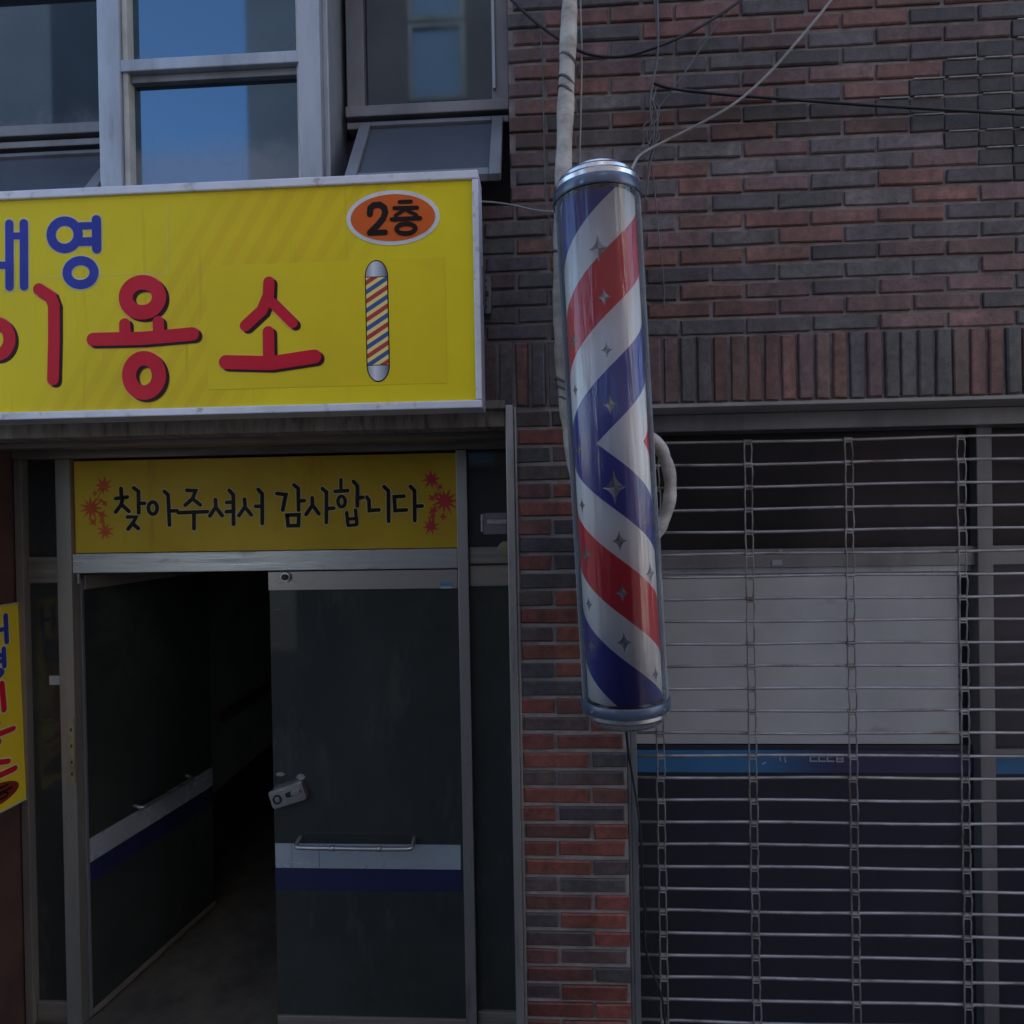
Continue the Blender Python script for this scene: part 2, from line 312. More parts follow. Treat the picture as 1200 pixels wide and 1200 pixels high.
# ------------------------------------------------------------------ mesh building
class MB:
    def __init__(s): s.v = []; s.f = []; s.m = []; s.c = []
    def add(s, vs, fs, mi=0, col=(1, 1, 1)):
        o = len(s.v); s.v += [Vector(p) for p in vs]
        for f in fs: s.f.append([i+o for i in f]); s.m.append(mi); s.c.append(col)
    def box(s, x0, x1, y0, y1, z0, z1, mi=0, col=(1, 1, 1)):
        if x1 < x0: x0, x1 = x1, x0
        if y1 < y0: y0, y1 = y1, y0
        if z1 < z0: z0, z1 = z1, z0
        s.add([(x0, y0, z0), (x1, y0, z0), (x1, y1, z0), (x0, y1, z0), (x0, y0, z1), (x1, y0, z1), (x1, y1, z1), (x0, y1, z1)],
              [(3, 2, 1, 0), (4, 5, 6, 7), (0, 1, 5, 4), (1, 2, 6, 5), (2, 3, 7, 6), (3, 0, 4, 7)], mi, col)
        return s
    def brick(s, x0, x1, z0, z1, yf, yb, col, mi=0, e=.0035):
        j = lambda: random.uniform(-.0026, .0026); e = random.uniform(.0025, .006)
        a = [(x0+j(), z0+j()), (x1+j(), z0+j()), (x1+j(), z1+j()), (x0+j(), z1+j())]
        cx, cz = (x0+x1)/2, (z0+z1)/2
        yo = yf+random.uniform(-.003, .003)
        fr = [(p[0]+(e if p[0] < cx else -e), yo, p[1]+(e if p[1] < cz else -e)) for p in a]
        md = [(p[0], yo+e, p[1]) for p in a]; bk = [(p[0], yb, p[1]) for p in a]
        fs = [(0, 1, 2, 3)]
        for k in range(4):
            n = (k+1) % 4; fs += [(k, 4+k, 4+n, n), (4+k, 8+k, 8+n, 4+n)]
        s.add(fr+md+bk, fs, mi, col)
    def prism(s, poly, y0, y1, mi=0):
        """outline in (x, z), thickness from y0 (front) to y1"""
        n = len(poly)
        s.add([(p[0], y0, p[1]) for p in poly]+[(p[0], y1, p[1]) for p in poly],
              [list(range(n)), list(range(2*n-1, n-1, -1))]+[(i, n+i, n+(i+1) % n, (i+1) % n) for i in range(n)], mi)
    def stroke(s, pts, w, y, t=.001, mi=0, cap=7):
        pts = [Vector(p) for p in pts]; n = len(pts); Lf = []; Rt = []
        for i in range(n):
            d1 = (pts[i]-pts[i-1]).normalized() if i else None
            d2 = (pts[i+1]-pts[i]).normalized() if i < n-1 else None
            d = ((d1 or d2)+(d2 or d1)).normalized(); nn = Vector((-d.y, d.x))
            k = 1/max(.62, nn.dot(Vector((-(d1 or d2).y, (d1 or d2).x))))
            Lf.append(pts[i]+nn*w/2*k); Rt.append(pts[i]-nn*w/2*k)
        def capp(c, a, b):
            r = (a-c); out = []
            for q in range(1, cap):
                th = -math.pi*q/cap
                out.append(c+Vector((r.x*math.cos(th)-r.y*math.sin(th), r.x*math.sin(th)+r.y*math.cos(th))))
            return out
        endc = capp(pts[-1], Lf[-1], Rt[-1]); stc = capp(pts[0], Rt[0], Lf[0])
        o = len(s.v)
        loop = Lf+endc+Rt[::-1]+stc; m = len(loop)
        vs = [(p.x, y, p.y) for p in loop]+[(p.x, y+t, p.y) for p in loop]
        fs = []
        e = len(endc); idxR = lambda i: n+e+(n-1-i)
        for i in range(n-1): fs.append((i, i+1, idxR(i+1), idxR(i)))
        fs.append([n-1]+list(range(n, n+e))+[idxR(n-1)])
        fs.append([idxR(0)]+list(range(2*n+e, m))+[0])
        fs += [(i, m+i, m+(i+1) % m, (i+1) % m) for i in range(m)]
        s.add(vs, fs, mi)
    def ring(s, c, rx, rz, w, y, t=.001, mi=0, n=40):
        vs = []; fs = []
        for k in range(n):
            a = 2*math.pi*k/n; ca, sa = math.cos(a), math.sin(a)
            vs += [(c[0]+(rx+w/2)*ca, y, c[1]+(rz+w/2)*sa), (c[0]+(rx-w/2)*ca, y, c[1]+(rz-w/2)*sa),
                   (c[0]+(rx+w/2)*ca, y+t, c[1]+(rz+w/2)*sa), (c[0]+(rx-w/2)*ca, y+t, c[1]+(rz-w/2)*sa)]
        for k in range(n):
            a = 4*k; b = 4*((k+1) % n); fs += [(a, b, b+1, a+1), (a, a+2, b+2, b), (a+1, b+1, b+3, a+3)]
        s.add(vs, fs, mi)
    def disc(s, c, rx, rz, y, t=.001, mi=0, n=40):
        s.prism([(c[0]+rx*math.cos(2*math.pi*k/n), c[1]+rz*math.sin(2*math.pi*k/n)) for k in range(n)], y, y+t, mi)
    def tube(s, pts, r, n=8, mi=0, caps=True):
        pts = [Vector(p) for p in pts]; m = len(pts); rr = r if isinstance(r, list) else [r]*m
        vs = []; up = Vector((.13, 1, .07)).normalized()
        for i in range(m):
            d = (pts[min(i+1, m-1)]-pts[max(i-1, 0)]).normalized()
            a = d.cross(up).normalized(); b = d.cross(a)
            for k in range(n):
                th = 2*math.pi*k/n; vs.append(pts[i]+(a*math.cos(th)+b*math.sin(th))*rr[i])
        fs = [(i*n+k, i*n+(k+1) % n, (i+1)*n+(k+1) % n, (i+1)*n+k) for i in range(m-1) for k in range(n)]
        if caps: fs += [list(range(n))[::-1], list(range((m-1)*n, m*n))]
        s.add(vs, fs, mi)
    def lathe(s, prof, n=64, mi=0, c=(0, 0)):
        vs = []; m = len(prof)
        for (r, z) in prof:
            for k in range(n):
                a = 2*math.pi*k/n; vs.append((c[0]+r*math.cos(a), c[1]+r*math.sin(a), z))
        s.add(vs, [(i*n+k, i*n+(k+1) % n, (i+1)*n+(k+1) % n, (i+1)*n+k) for i in range(m-1) for k in range(n)], mi)
    def build(s, name, mats, parent=None, bevel=0., smooth=False, local=False):
        if not isinstance(mats, (list, tuple)): mats = [mats]
        off = Vector((0, 0, 0))
        if parent is not None and not local:
            p = parent
            while p is not None: off = off+p.location; p = p.parent
        me = bpy.data.meshes.new(name)
        me.from_pydata([tuple(v-off) for v in s.v], [], s.f)
        for m in mats: me.materials.append(MT[m] if isinstance(m, str) else m)
        me.polygons.foreach_set('material_index', s.m)
        if any(c != (1, 1, 1) for c in s.c):
            at = me.color_attributes.new('brick_colour', 'FLOAT_COLOR', 'CORNER')
            buf = []
            for p in me.polygons: buf += [*s.c[p.index], 1.]*len(p.vertices)
            at.data.foreach_set('color', buf)
        if smooth: me.polygons.foreach_set('use_smooth', [True]*len(me.polygons))
        me.update()
        o = bpy.data.objects.new(name, me); COL.objects.link(o)
        if parent is not None: o.parent = parent
        if bevel:
            b = o.modifiers.new('bevel', 'BEVEL'); b.width = bevel; b.segments = 2; b.limit_method = 'ANGLE'
        return o
def curve_pts(pts, k=3):
    pts = [Vector(p) for p in pts]
    for _ in range(k):
        q = [pts[0]]
        for a, b in zip(pts, pts[1:]): q += [a*.75+b*.25, a*.25+b*.75]
        pts = q+[pts[-1]]
    return pts
def thing(name, label, cat, loc=(0, 0, 0), group=None):
    o = bpy.data.objects.new(name, None); COL.objects.link(o); o.location = loc; o.empty_display_size = .1
    return tag(o, label, cat, group)
def tag(o, label=None, cat=None, group=None, kind=None):
    for k, v in (('label', label), ('category', cat), ('group', group), ('kind', kind)):
        if v: o[k] = v
    return o
bx = lambda *a: MB().box(*a)

# ------------------------------------------------------------------ survey of the facade
YS = -.25            # front of the big sign
YD = .60             # door plane
YR = .12             # roller shutter
YG = .36             # shop glass
YB = -.06            # front of the bay window
YW = .15             # side windows
x_trim0, x_trim1 = X(598, 800, 0), X(611, 800, 0)      # steel trim at the brick pier
x_pier1 = X(737, 1000, 0)                               # pier's right edge
z_sof = Z(580, 479, 0)                                  # soffit over the entrance
z_lin = Z(900, 471, 0)                                  # lintel over the shutter
z_sold = z_lin+.255
x_win_r = X(596, 100, 0)                                # brick edge beside upper window
z_low = Z(600, 239, 0)                                  # brick edge under upper window
x_rev = X(27, 850, YD)                                  # left reveal of the entrance
x_shop1 = 2.75
XL, XR, ZT = -5.2, 5.2, 6.6
z_top_win = 4.9

# ------------------------------------------------------------------ brick building
bld = thing('brick_building', 'dark red and slate brick shop building with yellow signs on its front', 'building')
MTb = ['brick', 'mortar', 'mortar_pale', 'mortar_pier']
PAL = [((.098, .084, .088), 5), ((.118, .098, .102), 3), ((.185, .082, .068), 5), ((.150, .084, .078), 5), ((.076, .062, .064), 2)]
PIER = [((.17, .050, .036), 6), ((.115, .046, .038), 3), ((.062, .052, .056), 4), ((.085, .056, .054), 2)]
def pick(p):
    c = random.choices([a for a, _ in p], [b for _, b in p])[0]; k = random.uniform(.82, 1.2)
    return tuple(v*k*random.uniform(.95, 1.05) for v in c)
wall = MB()
# mortar bodies (their fronts sit 9 mm behind the brick faces)
yj = .011
holes = [(x_rev, x_trim0, -1, z_sof), (x_pier1, x_shop1, -1, z_lin), (x_rev-.3, x_win_r, z_low, z_top_win)]
zs = sorted({0, z_sof, z_lin, z_low, z_top_win, ZT})
xs = sorted({XL, x_rev-.3, x_rev, x_trim0, x_win_r, x_pier1, x_shop1, XR})
def in_hole(x, z): return any(a < x < b and c < z < d for a, b, c, d in holes)
for za, zb in zip(zs, zs[1:]):
    xa = None
    for a, b in zip(xs, xs[1:]):
        solid = not in_hole((a+b)/2, (za+zb)/2)
        if solid and xa is None: xa = a
        if xa is not None and (not solid or b == xs[-1]):
            wall.box(xa, a if not solid else b, yj if za > z_lin-.2 else .010, .30, za, zb, 1 if za > z_lin-.2 else 3); xa = None
PITCH_Z, PITCH_X, JT = .0674, .250, .0140
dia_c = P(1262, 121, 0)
def free_runs(z0, z1):
    """spans of a course not taken by an opening"""
    runs = [(XL, XR)]
    for a, b, c, d in holes:
        if z1 > c+.012 and z0 < d-.012:
            nr = []
            for r0, r1 in runs:
                if b <= r0 or a >= r1: nr.append((r0, r1)); continue
                if r0 < a: nr.append((r0, a))
                if b < r1: nr.append((b, r1))
            runs = nr
    return runs
PIER_Z = .0702
def course(z0, i, h=PITCH_Z-JT, pal=PAL, ph=.037, PITCH_X=.250):
    z1 = z0+h; zc = (z0+z1)/2
    dark_band = abs(zc-Z(850, 143, 0)) < .04  # band of courses coloured darker brown
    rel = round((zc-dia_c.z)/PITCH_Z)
    for r0, r1 in free_runs(z0, z1):
        x = math.floor((r0-ph)/PITCH_X)*PITCH_X+ph+(PITCH_X/2 if i % 2 else 0)-PITCH_X
        while x < r1:
            a, b = max(x, r0), min(x+PITCH_X-JT, r1)
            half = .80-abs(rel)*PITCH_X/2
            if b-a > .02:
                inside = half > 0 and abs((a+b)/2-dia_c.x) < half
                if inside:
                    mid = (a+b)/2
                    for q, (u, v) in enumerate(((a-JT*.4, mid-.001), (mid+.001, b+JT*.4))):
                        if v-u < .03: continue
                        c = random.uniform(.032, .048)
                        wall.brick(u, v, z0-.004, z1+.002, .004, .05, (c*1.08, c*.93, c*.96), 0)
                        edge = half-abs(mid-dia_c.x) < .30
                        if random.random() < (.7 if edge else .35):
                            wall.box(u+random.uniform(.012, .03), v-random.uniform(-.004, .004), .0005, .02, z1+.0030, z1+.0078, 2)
                else:
                    c = pick(pal)
                    if dark_band and a < 1.45: c = (c[0]*.55, c[1]*.5, c[2]*.42)
                    wall.brick(a, b, z0, z1, 0, .06, c)
            x += PITCH_X
z = z_sold+JT; i = 0
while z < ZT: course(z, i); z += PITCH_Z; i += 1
z = z_lin-PIER_Z; i = 1
while z > .02: course(z, i, PIER_Z-.0155, PIER, x_trim1+.005, (x_pier1-x_trim1-.006)/1.5); z -= PIER_Z; i += 1
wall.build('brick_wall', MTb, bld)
# soldier course
sold = MB(); x = XL; 
while x < XR:
    w = .0495
    if not (x_rev-.3 < x < x_trim0-.001 and False):
        sold.brick(x, x+w, z_lin+.008, z_sold, -.004, .06, pick([((.094, .084, .086), 5), ((.120, .096, .096), 3), ((.165, .078, .064), 4), ((.14, .085, .078), 3)]))
    x += .0637
sold.build('soldier_course', ['brick'], bld)
# upper wall, roof and the rest of the body
bx(XL, XR, .004, .30, ZT+.002, 10.0).build('parapet_wall', 'concrete', bld)
bx(XL, XR, .302, 6.3, 9.7, 9.9).build('roof', 'concrete', bld)
b = MB(); b.box(XL, XR, 6.0, 6.3, 0, 9.69); b.box(XL, XL+.2, .302, 5.99, 0, 9.69); b.box(XR-.2, XR, .302, 5.99, 0, 9.69); b.build('rear_wall', 'concrete', bld)
bx(XL+.21, XR-.21, .9, 5.98, 3.22, 3.34).build('upper_floor', 'dark_wall', bld)

# ---- lintel over the shutter and soffit
l = MB(); l.box(x_pier1, x_shop1, .004, .34, z_lin-.012, z_lin+.003)
l.build('lintel', 'concrete', bld, .003)
l = MB(); l.box(x_pier1+.002, x_shop1-.002, .19, .335, z_lin-.085, z_lin-.014); l.build('shutter_housing', 'alu_dark', bld, .004)
so = MB(); so.box(x_rev, x_trim0, -.02, .33, z_sof-.002, z_sof+.03); so.box(x_rev, x_trim0, .331, YD+.02, z_sof-.006, z_sof+.03, 1)
so.build('soffit', ['soffit', 'steel_brown'], bld, .003)
z_hd = Z(300, 520, YD)
bx(x_rev, x_trim0+.02, YD+.021, YD+.12, z_hd-.02, z_sof+.06).build('header_panel', 'steel_brown', bld)
for ya, yb_, pyb, mt in ((.02, .16, 507, 'soffit'), (.30, .42, 519, 'steel_brown')):
    bx(x_rev+.001, x_trim0-.001, ya, yb_, Z(300, pyb, ya), z_sof-.0025 if ya < .1 else z_sof-.0075).build('fascia', mt, bld, .004)
# steel trim by the pier
t = MB(); t.box(x_trim0, x_trim1-.012, -.012, YD+.1, 0, z_sof+.012); t.box(x_trim1-.011, x_trim1, -.003, .03, 0, z_sof+.004)
t.build('steel_trim', 'steel_v', bld, .003)
# left reveal (brown tiled) of the entrance
bx(x_rev-.02, x_rev-.001, .03, YD+.3, 0, z_sof+.02).build('entrance_side_wall', 'brown_wall', bld)

# ---- entrance frame
fr = thing.__call__ if False else None
zt = lambda py, px=300: Z(px, py, YD)
xt = lambda px, py=850: X(px, py, YD)
fm = MB()
fm.box(x_rev+.001, x_trim0, YD-.03, YD+.05, zt(533), zt(520.5))
frame = fm.build('entrance_frame', 'steel_brown', bld, .002)
p0, p1 = xt(77), xt(94)
q0, q1 = xt(541), xt(553.5)
zf = .03
for (a, b_, mt) in ((p0, p1, 'steel_brown_v'), (q0, q1, 'steel_v'), (xt(29), xt(38), 'steel_brown_v')):
    bx(a, b_, YD-.035, YD+.055, 0, zt(533)-.001).build('post', mt, frame, .003)
bx(p1+.001, q0-.001, YD-.03, YD+.05, zt(668.5), zt(645.5)).build('transom_bar', 'steel', frame, .003)
# side panes with their rails
sp = MB(); sp.box(xt(38)+.001, p0-.001, YD+.005, YD+.015, .1, zt(533)-.002); sp.build('side_pane', 'door_glass', frame)
for a, b_ in ((zt(680), zt(649)), (.0, .12)): bx(xt(38)+.002, p0-.002, YD-.012, YD+.03, a, b_).build('side_rail', 'steel_brown', frame, .003)
sp = MB(); sp.box(q1+.001, x_trim0-.001, YD+.005, YD+.015, .1, zt(533)-.002); sp.build('side_pane', 'door_glass', frame)
for a, b_ in ((zt(664), zt(645)), (zt(690), zt(666)), (.0, .12)): bx(q1+.002, x_trim0-.002, YD-.012, YD+.03, a, b_).build('side_rail', 'steel_brown', frame, .003)
# latch bits in the right side pane
k = MB(); a = P(566, 601, YD-.02); b_ = P(594, 626, YD-.02)
k.box(a.x, b_.x, YD-.012, YD+.004, b_.z, a.z); k.box(a.x+.02, b_.x, YD-.022, YD-.0125, (a.z+b_.z)/2-.004, (a.z+b_.z)/2+.022, 1)
k.box(a.x-.012, a.x-.002, YD-.014, YD+.004, b_.z+.012, a.z-.006, 1)
k.build('latch', ['alu_dark', 'steel'], frame, .002)
k = MB(); c = P(592, 643, YD-.03); k.disc((c.x, c.z), .034, .036, YD-.03, .015); k.build('round_plate', 'brass', frame, .002)
# strike plate on the left post
k = MB(); a = P(79, 842, YD-.04); b_ = P(88, 918, YD-.04); k.box(a.x, b_.x, YD-.040, YD-.0352, b_.z, a.z)
for fz in (.12, .3, .55, .8): k.box(a.x+.012, a.x+.022, YD-.0412, YD-.0395, b_.z+(a.z-b_.z)*fz, b_.z+(a.z-b_.z)*fz+.016, 1)
k.build('strike_plate', ['brass', 'black'], frame, .001)
a = P(58, 792, YD); k = MB().box(a.x, a.x+.065, YD-.002, YD+.004, a.z-.045, a.z); k.build('sticker', 'sticker', frame)
# bits that catch light on the posts
for px_, py_ in ((545.5, 864), (546, 895), (82, 958)):
    k = MB(); c = P(px_, py_, YD-.04); k.disc((c.x, c.z), .008, .009, YD-.041, .006, 0, 12); k.build('screw', 'steel', frame)

# ---- closed right door leaf
d0, d1 = xt(319), q0-.003
zd0, zd1 = .035, zt(669)
door = MB().box(d0, d1, YD, YD+.012, zd0+.02, zd1-.01).build('door', 'door_glass', bld, .001)
tag(door, 'closed dark glass door leaf with a steel top rail and a bar handle')
m = MB(); m.box(d0, d1-.002, YD-.014, YD+.026, zt(692), zd1-.004); m.build('top_rail', 'steel_r', door, .003)
m = MB(); m.box(d0, d1-.002, YD-.010, YD+.022, zd0, zt(1191, 430)); m.build('bottom_rail', 'steel_brown', door, .003)
c = P(335, 676, YD-.02); m = MB(); m.disc((c.x, c.z), .024, .024, YD-.030, .016, 0, 24); m.disc((c.x, c.z), .014, .014, YD-.044, .016, 1, 20)
m.box(c.x-.045, c.x-.018, YD-.016, YD-.0135, c.z-.036, c.z-.026, 2); m.build('pivot_cap', ['steel', 'black', 'sticker'], door, .002)
c = P(523, 686, YD-.02); m = MB(); m.box(c.x-.03, c.x+.03, YD-.0165, YD-.0142, c.z-.004, c.z+.012); m.box(c.x-.028, c.x+.026, YD-.0166, YD-.0142, c.z-.016, c.z-.0045, 1)
m.build('sticker', ['sticker_blue', 'sticker'], door)
zb0, zb1, zb2 = zt(1017.5, 430), zt(989, 430), zt(1043, 430)
m = MB(); m.box(d0+.004, d1-.014, YD-.0035, YD-.0005, zb0, zb1)
for px_ in (342, 374): m.box(xt(px_, 1000), xt(px_, 1000)+.003, YD-.0042, YD-.0030, zb0+.004, zb1, 1)
m.build('silver_band', ['silver_band', 'alu_dark'], door)
m = MB(); m.box(d0+.004, d1-.014, YD-.0030, YD-.0005, zb2, zb0-.001); m.build('navy_band', 'navy', door)
h = MB(); za = zt(986, 420); xa, xb = xt(352, 985), xt(486, 985)
h.tube(curve_pts([(xa, YD, za+.018), (xa, YD-.03, za+.014), (xa, YD-.06, za+.002), (xa+.03, YD-.064, za), (xb-.03, YD-.064, za-.003), (xb, YD-.06, za), (xb, YD-.03, za+.014), (xb, YD, za+.018)], 2), .0105, 12)
for q in (.32, .72):
    xx = xa+(xb-xa)*q; h.tube([(xx-.012, YD-.064, za-.001), (xx+.012, YD-.064, za-.001)], .0135, 10)
h.build('handle', 'steel', door, 0, True)
lk = MB(); c = P(337, 932, YD-.03); an = R(17); ca, sa = math.cos(an), math.sin(an)
def rot(u, w): return (c.x+u*ca-w*sa, c.z+u*sa+w*ca)
def rrect(hu, hw, cu=0, cw=0, r=.014):
    out = []
    for (su, sw, a0) in ((1, 1, 0), (-1, 1, 90), (-1, -1, 180), (1, -1, 270)):
        for t_ in range(0, 91, 18):
            out.append(rot(cu+su*(hu-r)+r*math.cos(R(a0+t_)), cw+sw*(hw-r)+r*math.sin(R(a0+t_))))
    return out
lk.prism(rrect(.088, .044), YD-.036, YD-.0005); lk.prism(rrect(.08, .036), YD-.040, YD-.0365)
lk.prism(rrect(.038, .013, .032, .004, .011), YD-.0425, YD-.0405, 1); lk.prism(rrect(.024, .010, .05, .006, .009), YD-.052, YD-.043)
q = rot(-.05, -.002); lk.ring(q, .019, .019, .008, YD-.0445, .004, 1, 24); lk.disc(q, .011, .011, YD-.0455, .005, 0, 20)
lk.build('lock', ['steel', 'black'], door, .0015)
for a, b_, r in ((329, 907, .009), (353, 910, .013)):
    c2 = P(a, b_, YD); m = MB(); m.disc((c2.x, c2.z), .022, r, YD-.007, .0065, 0, 20); m.build('keyhole_plate', 'steel', door, .001)

# ---- open left door leaf, swung inwards
hx = p1+.012
ang = R(80); dw = .93
root_l = MB()
def leaf(mb, u0, u1, t0, t1, z0, z1, mi=0):
    """u along the leaf from the hinge, t across it (0 = the side facing the passage)"""
    ux, uy = math.cos(ang), math.sin(ang); nx, ny = uy, -ux
    pts = []
    for zz in (z0, z1):
        for (u, t_) in ((u0, t0), (u1, t0), (u1, t1), (u0, t1)):
            pts.append((hx+u*ux+t_*nx, YD+.01+u*uy+t_*ny, zz))
    mb.add(pts, [(3, 2, 1, 0), (4, 5, 6, 7), (0, 1, 5, 4), (1, 2, 6, 5), (2, 3, 7, 6), (3, 0, 4, 7)], mi)
leaf(root_l, .0, dw, -.012, 0, zd0+.02, zd1-.01)
ldoor = root_l.build('door', 'door_glass', bld, .001); tag(ldoor, 'dark glass door leaf standing open into the passage')
m = MB(); leaf(m, -.004, .012, -.02, .006, zd0, zd1-.03); m.build('edge_strip', 'alu_dark', ldoor, .002)
m = MB(); leaf(m, 0.013, dw, -.026, .014, zd1-.085, zd1-.012); m.build('top_rail', 'steel_brown', ldoor, .003)
m = MB(); leaf(m, 0.013, dw, -.022, .010, zd0, zd0+.03); m.build('bottom_rail', 'steel_brown', ldoor, .003)
m = MB(); leaf(m, .014, dw, .0005, .0035, zb0, zb1); m.build('silver_band', 'silver_band', ldoor)
m = MB(); leaf(m, .014, dw, .0005, .003, zb2, zb0-.001); m.build('navy_band', 'navy', ldoor)
ux, uy = math.cos(ang), math.sin(ang)
lp = lambda u, t_, zz: (hx+u*ux+t_*uy, YD+.01+u*uy-t_*ux, zz)
h = MB(); zz = zb1+.03
h.tube(curve_pts([lp(.30, 0, zz+.01), lp(.30, .05, zz), lp(.34, .055, zz), lp(.66, .055, zz), lp(.70, .05, zz), lp(.70, 0, zz+.01)], 2), .010, 10)
h.build('handle', 'steel', ldoor, 0, True)
m = MB(); m.tube([(p1+.018, YD-.012, zd1-.05), (p1+.018, YD-.012, zd1-.002)], .008, 10); m.build('hinge_pin', 'steel', ldoor)

# ---- passage behind the doors
xc0, xc1 = p0-.02, q1+.25
bx(xc0-.04, xc0, YD+.06, 4.2, 0, 2.98).build('passage_wall', 'corridor', bld)
bx(xc1, xc1+.04, YD+.121, 4.2, 0, 2.98).build('passage_wall', 'corridor', bld)
bx(xc0-.04, xc1+.04, 4.2, 4.25, 0, 2.98).build('passage_wall', 'corridor', bld)
bx(xc0-.04, xc1+.04, YD+.121, 4.25, 2.985, 3.02).build('passage_ceiling', 'dark_wall', bld)
bx(x_rev, x_trim0, -.02, 4.19, .004, .024).build('passage_floor', 'floor', bld)
bx(xc0+.001, xc0+.018, YD+.07, 4.19, .025, .53).build('skirting', 'stair', bld)
st = MB()
for k in range(9): st.box(xt(352), xc1-.002, 1.45+.27*k, 4.19, .03+.17*k, .03+.17*(k+1)-.002)
st.build('staircase', 'stair', bld, .004)
m = MB()
m.box(xc0+.02, xc0+.05, 2.1, 4.18, 1.03, 1.10); m.build('handrail', 'rust', bld, .004)

# ---- upper windows
def wz(py, px, Y): return Z(px, py, Y)
bay = MB(); xb0, xb1, xb2, xb3 = X(115, 110, YB), X(141, 110, YB), X(350, 110, YB), X(376, 110, YB)
zbb = Z(250, 260, YB); ztb = z_top_win-.02
bay.box(xb0, xb1, YB, .20, zbb, ztb); bay.box(xb2, xb3, YB, .20, zbb, ztb)
bay.box(xb3-.001, xb3+.022, YB+.03, .199, zbb+.001, ztb-.001); bay.box(xb1-.01, xb2+.01, YB+.002, .198, zbb-.05, zbb-.0005); bay.box(xb0+.001, xb1, YB+.001, .197, zbb-.05, zbb+.01); bay.box(xb2, xb3-.001, YB+.001, .197, zbb-.05, zbb+.01)
w = bay.build('window', 'alu', bld, .004); tag(w, 'jutting bay window with two broad silver uprights above the yellow sign')
bx(xb1+.001, xb1+.022, YB+.015, .06, zbb, ztb).build('bead', 'alu_cream', w, .002); bx(xb2-.014, xb2-.001, YB+.02, .06, zbb, ztb).build('bead', 'alu_cream', w, .002)
m = MB(); zr1, zr0 = Z(250, 63, YB), Z(250, 77, YB)
m.box(xb1-.003, xb2+.003, YB+.004, .06, zr0, zr1); m.build('transom_bar', 'alu', w, .004)
m = MB(); m.box(xb1+.023, xb2-.015, YB+.03, .06, zr0-.03, zr0-.001); m.build('bead', 'alu_dark', w, .002)
for a, b_, mt in ((Z(250, 224, 0), zr0-.031, 'dusty'), (zr1+.001, zr1+.62, 'dusty_low')):
    m = MB().box(xb1+.0225, xb2-.0145, YB+.055, YB+.063, a, b_); m.build('pane', mt, w)
bx(xb1+.0225, xb2-.0145, YB+.02, YB+.1, zbb+.001, Z(250, 224, 0)-.001).build('bottom_rail', 'alu', w, .003)
m = MB(); m.box(xb1-.003, xb2+.003, YB+.004, .06, zr1+.621, zr1+.68); m.build('transom_bar', 'alu', w, .004)
m = MB().box(xb1+.0225, xb2-.0145, YB+.055, YB+.063, zr1+.681, ztb); m.build('pane', 'dusty', w)

def side_window(xa, xb, stile_l, stile_r, zsill, lab, gm='win_glass'):
    """recessed casement with sill rails"""
    fm = MB(); zt_ = ztb
    fm.box(xa, xa+stile_l, YW-.02, YW+.06, zsill, zt_); fm.box(xb-stile_r, xb, YW-.02, YW+.06, zsill, zt_)
    fm.box(xa, xb, YW-.045, YW+.06, zsill-.046, zsill-.001); 
    w = fm.build('window', 'alu_dark', bld, .004); tag(w, lab)
    m = MB().box(xa+.002, xb-.002, YW-.03, YW+.05, zsill-.088, zsill-.060); m.build('sill', 'alu_dark', w, .003)
    m = MB().box(xa+stile_l+.001, xb-stile_r-.001, YW+.012, YW+.02, zsill, zt_); m.build('pane', gm, w)
    return w
zs_r = Z(500, 122, YW-.03); zs_l = Z(60, 147, YW-.03)
wr = side_window(X(407, 60, YW), X(596, 60, YW), .075, .07, zs_r, 'dark recessed casement beside the brick edge')
xa_ = X(577, 60, YW-.02); m = MB().box(xa_, xa_+.012, YW-.032, YW-.021, zs_r+.05, ztb); m.build('bead', 'alu', wr, .002)
wl = side_window(X(-75, 90, YW), xb0-.002, .06, .06, zs_l, 'dark recessed casement left of the bay window', 'dusty_low')
# opened awning panels under the casements
def awning(xa, xb, ztop, yt, zbot, yb, lab):
    dv = Vector((0, yb-yt, zbot-ztop)); Ln = dv.length; dv.normalize(); nn = Vector((0, dv.z, -dv.y))
    if nn.y > 0: nn = -nn
    def slab(mb, x0, x1, s0, s1, t0, t1, mi=0):
        pts = []
        for t_ in (t0, t1):
            for (x_, s_) in ((x0, s0), (x1, s0), (x1, s1), (x0, s1)):
                q = Vector((x_, yt, ztop))+dv*s_+nn*t_; pts.append(q)
        mb.add(pts, [(0, 1, 2, 3), (7, 6, 5, 4), (4, 5, 1, 0), (5, 6, 2, 1), (6, 7, 3, 2), (7, 4, 0, 3)], mi)
    f = MB(); wd = .045
    slab(f, xa, xa+wd, 0, Ln, 0, .03); slab(f, xb-wd, xb, 0, Ln, 0, .03); slab(f, xa+wd+.0005, xb-wd-.0005, 0, wd*.6, 0, .03); slab(f, xa+wd+.0005, xb-wd-.0005, Ln-wd, Ln, 0, .03)
    w = f.build('awning_window', 'alu_dark', bld, .003); tag(w, lab)
    g = MB(); slab(g, xa+wd+.001, xb-wd-.001, wd*.6+.001, Ln-wd-.001, .008, .016); g.build('pane', 'frost', w)
za_r = Z(500, 149, YW-.02); za_l = Z(60, 186, YW-.02)
awning(X(424, 155, YW-.02), X(590, 145, YW-.02), za_r, YW-.02, Z(500, 215, -.12), -.115, 'tilted vent panel under the right casement')
awning(X(-70, 155, YW-.02), xb0-.004, za_l, YW-.02, Z(30, 245, -.12), -.115, 'tilted vent panel under the left casement')
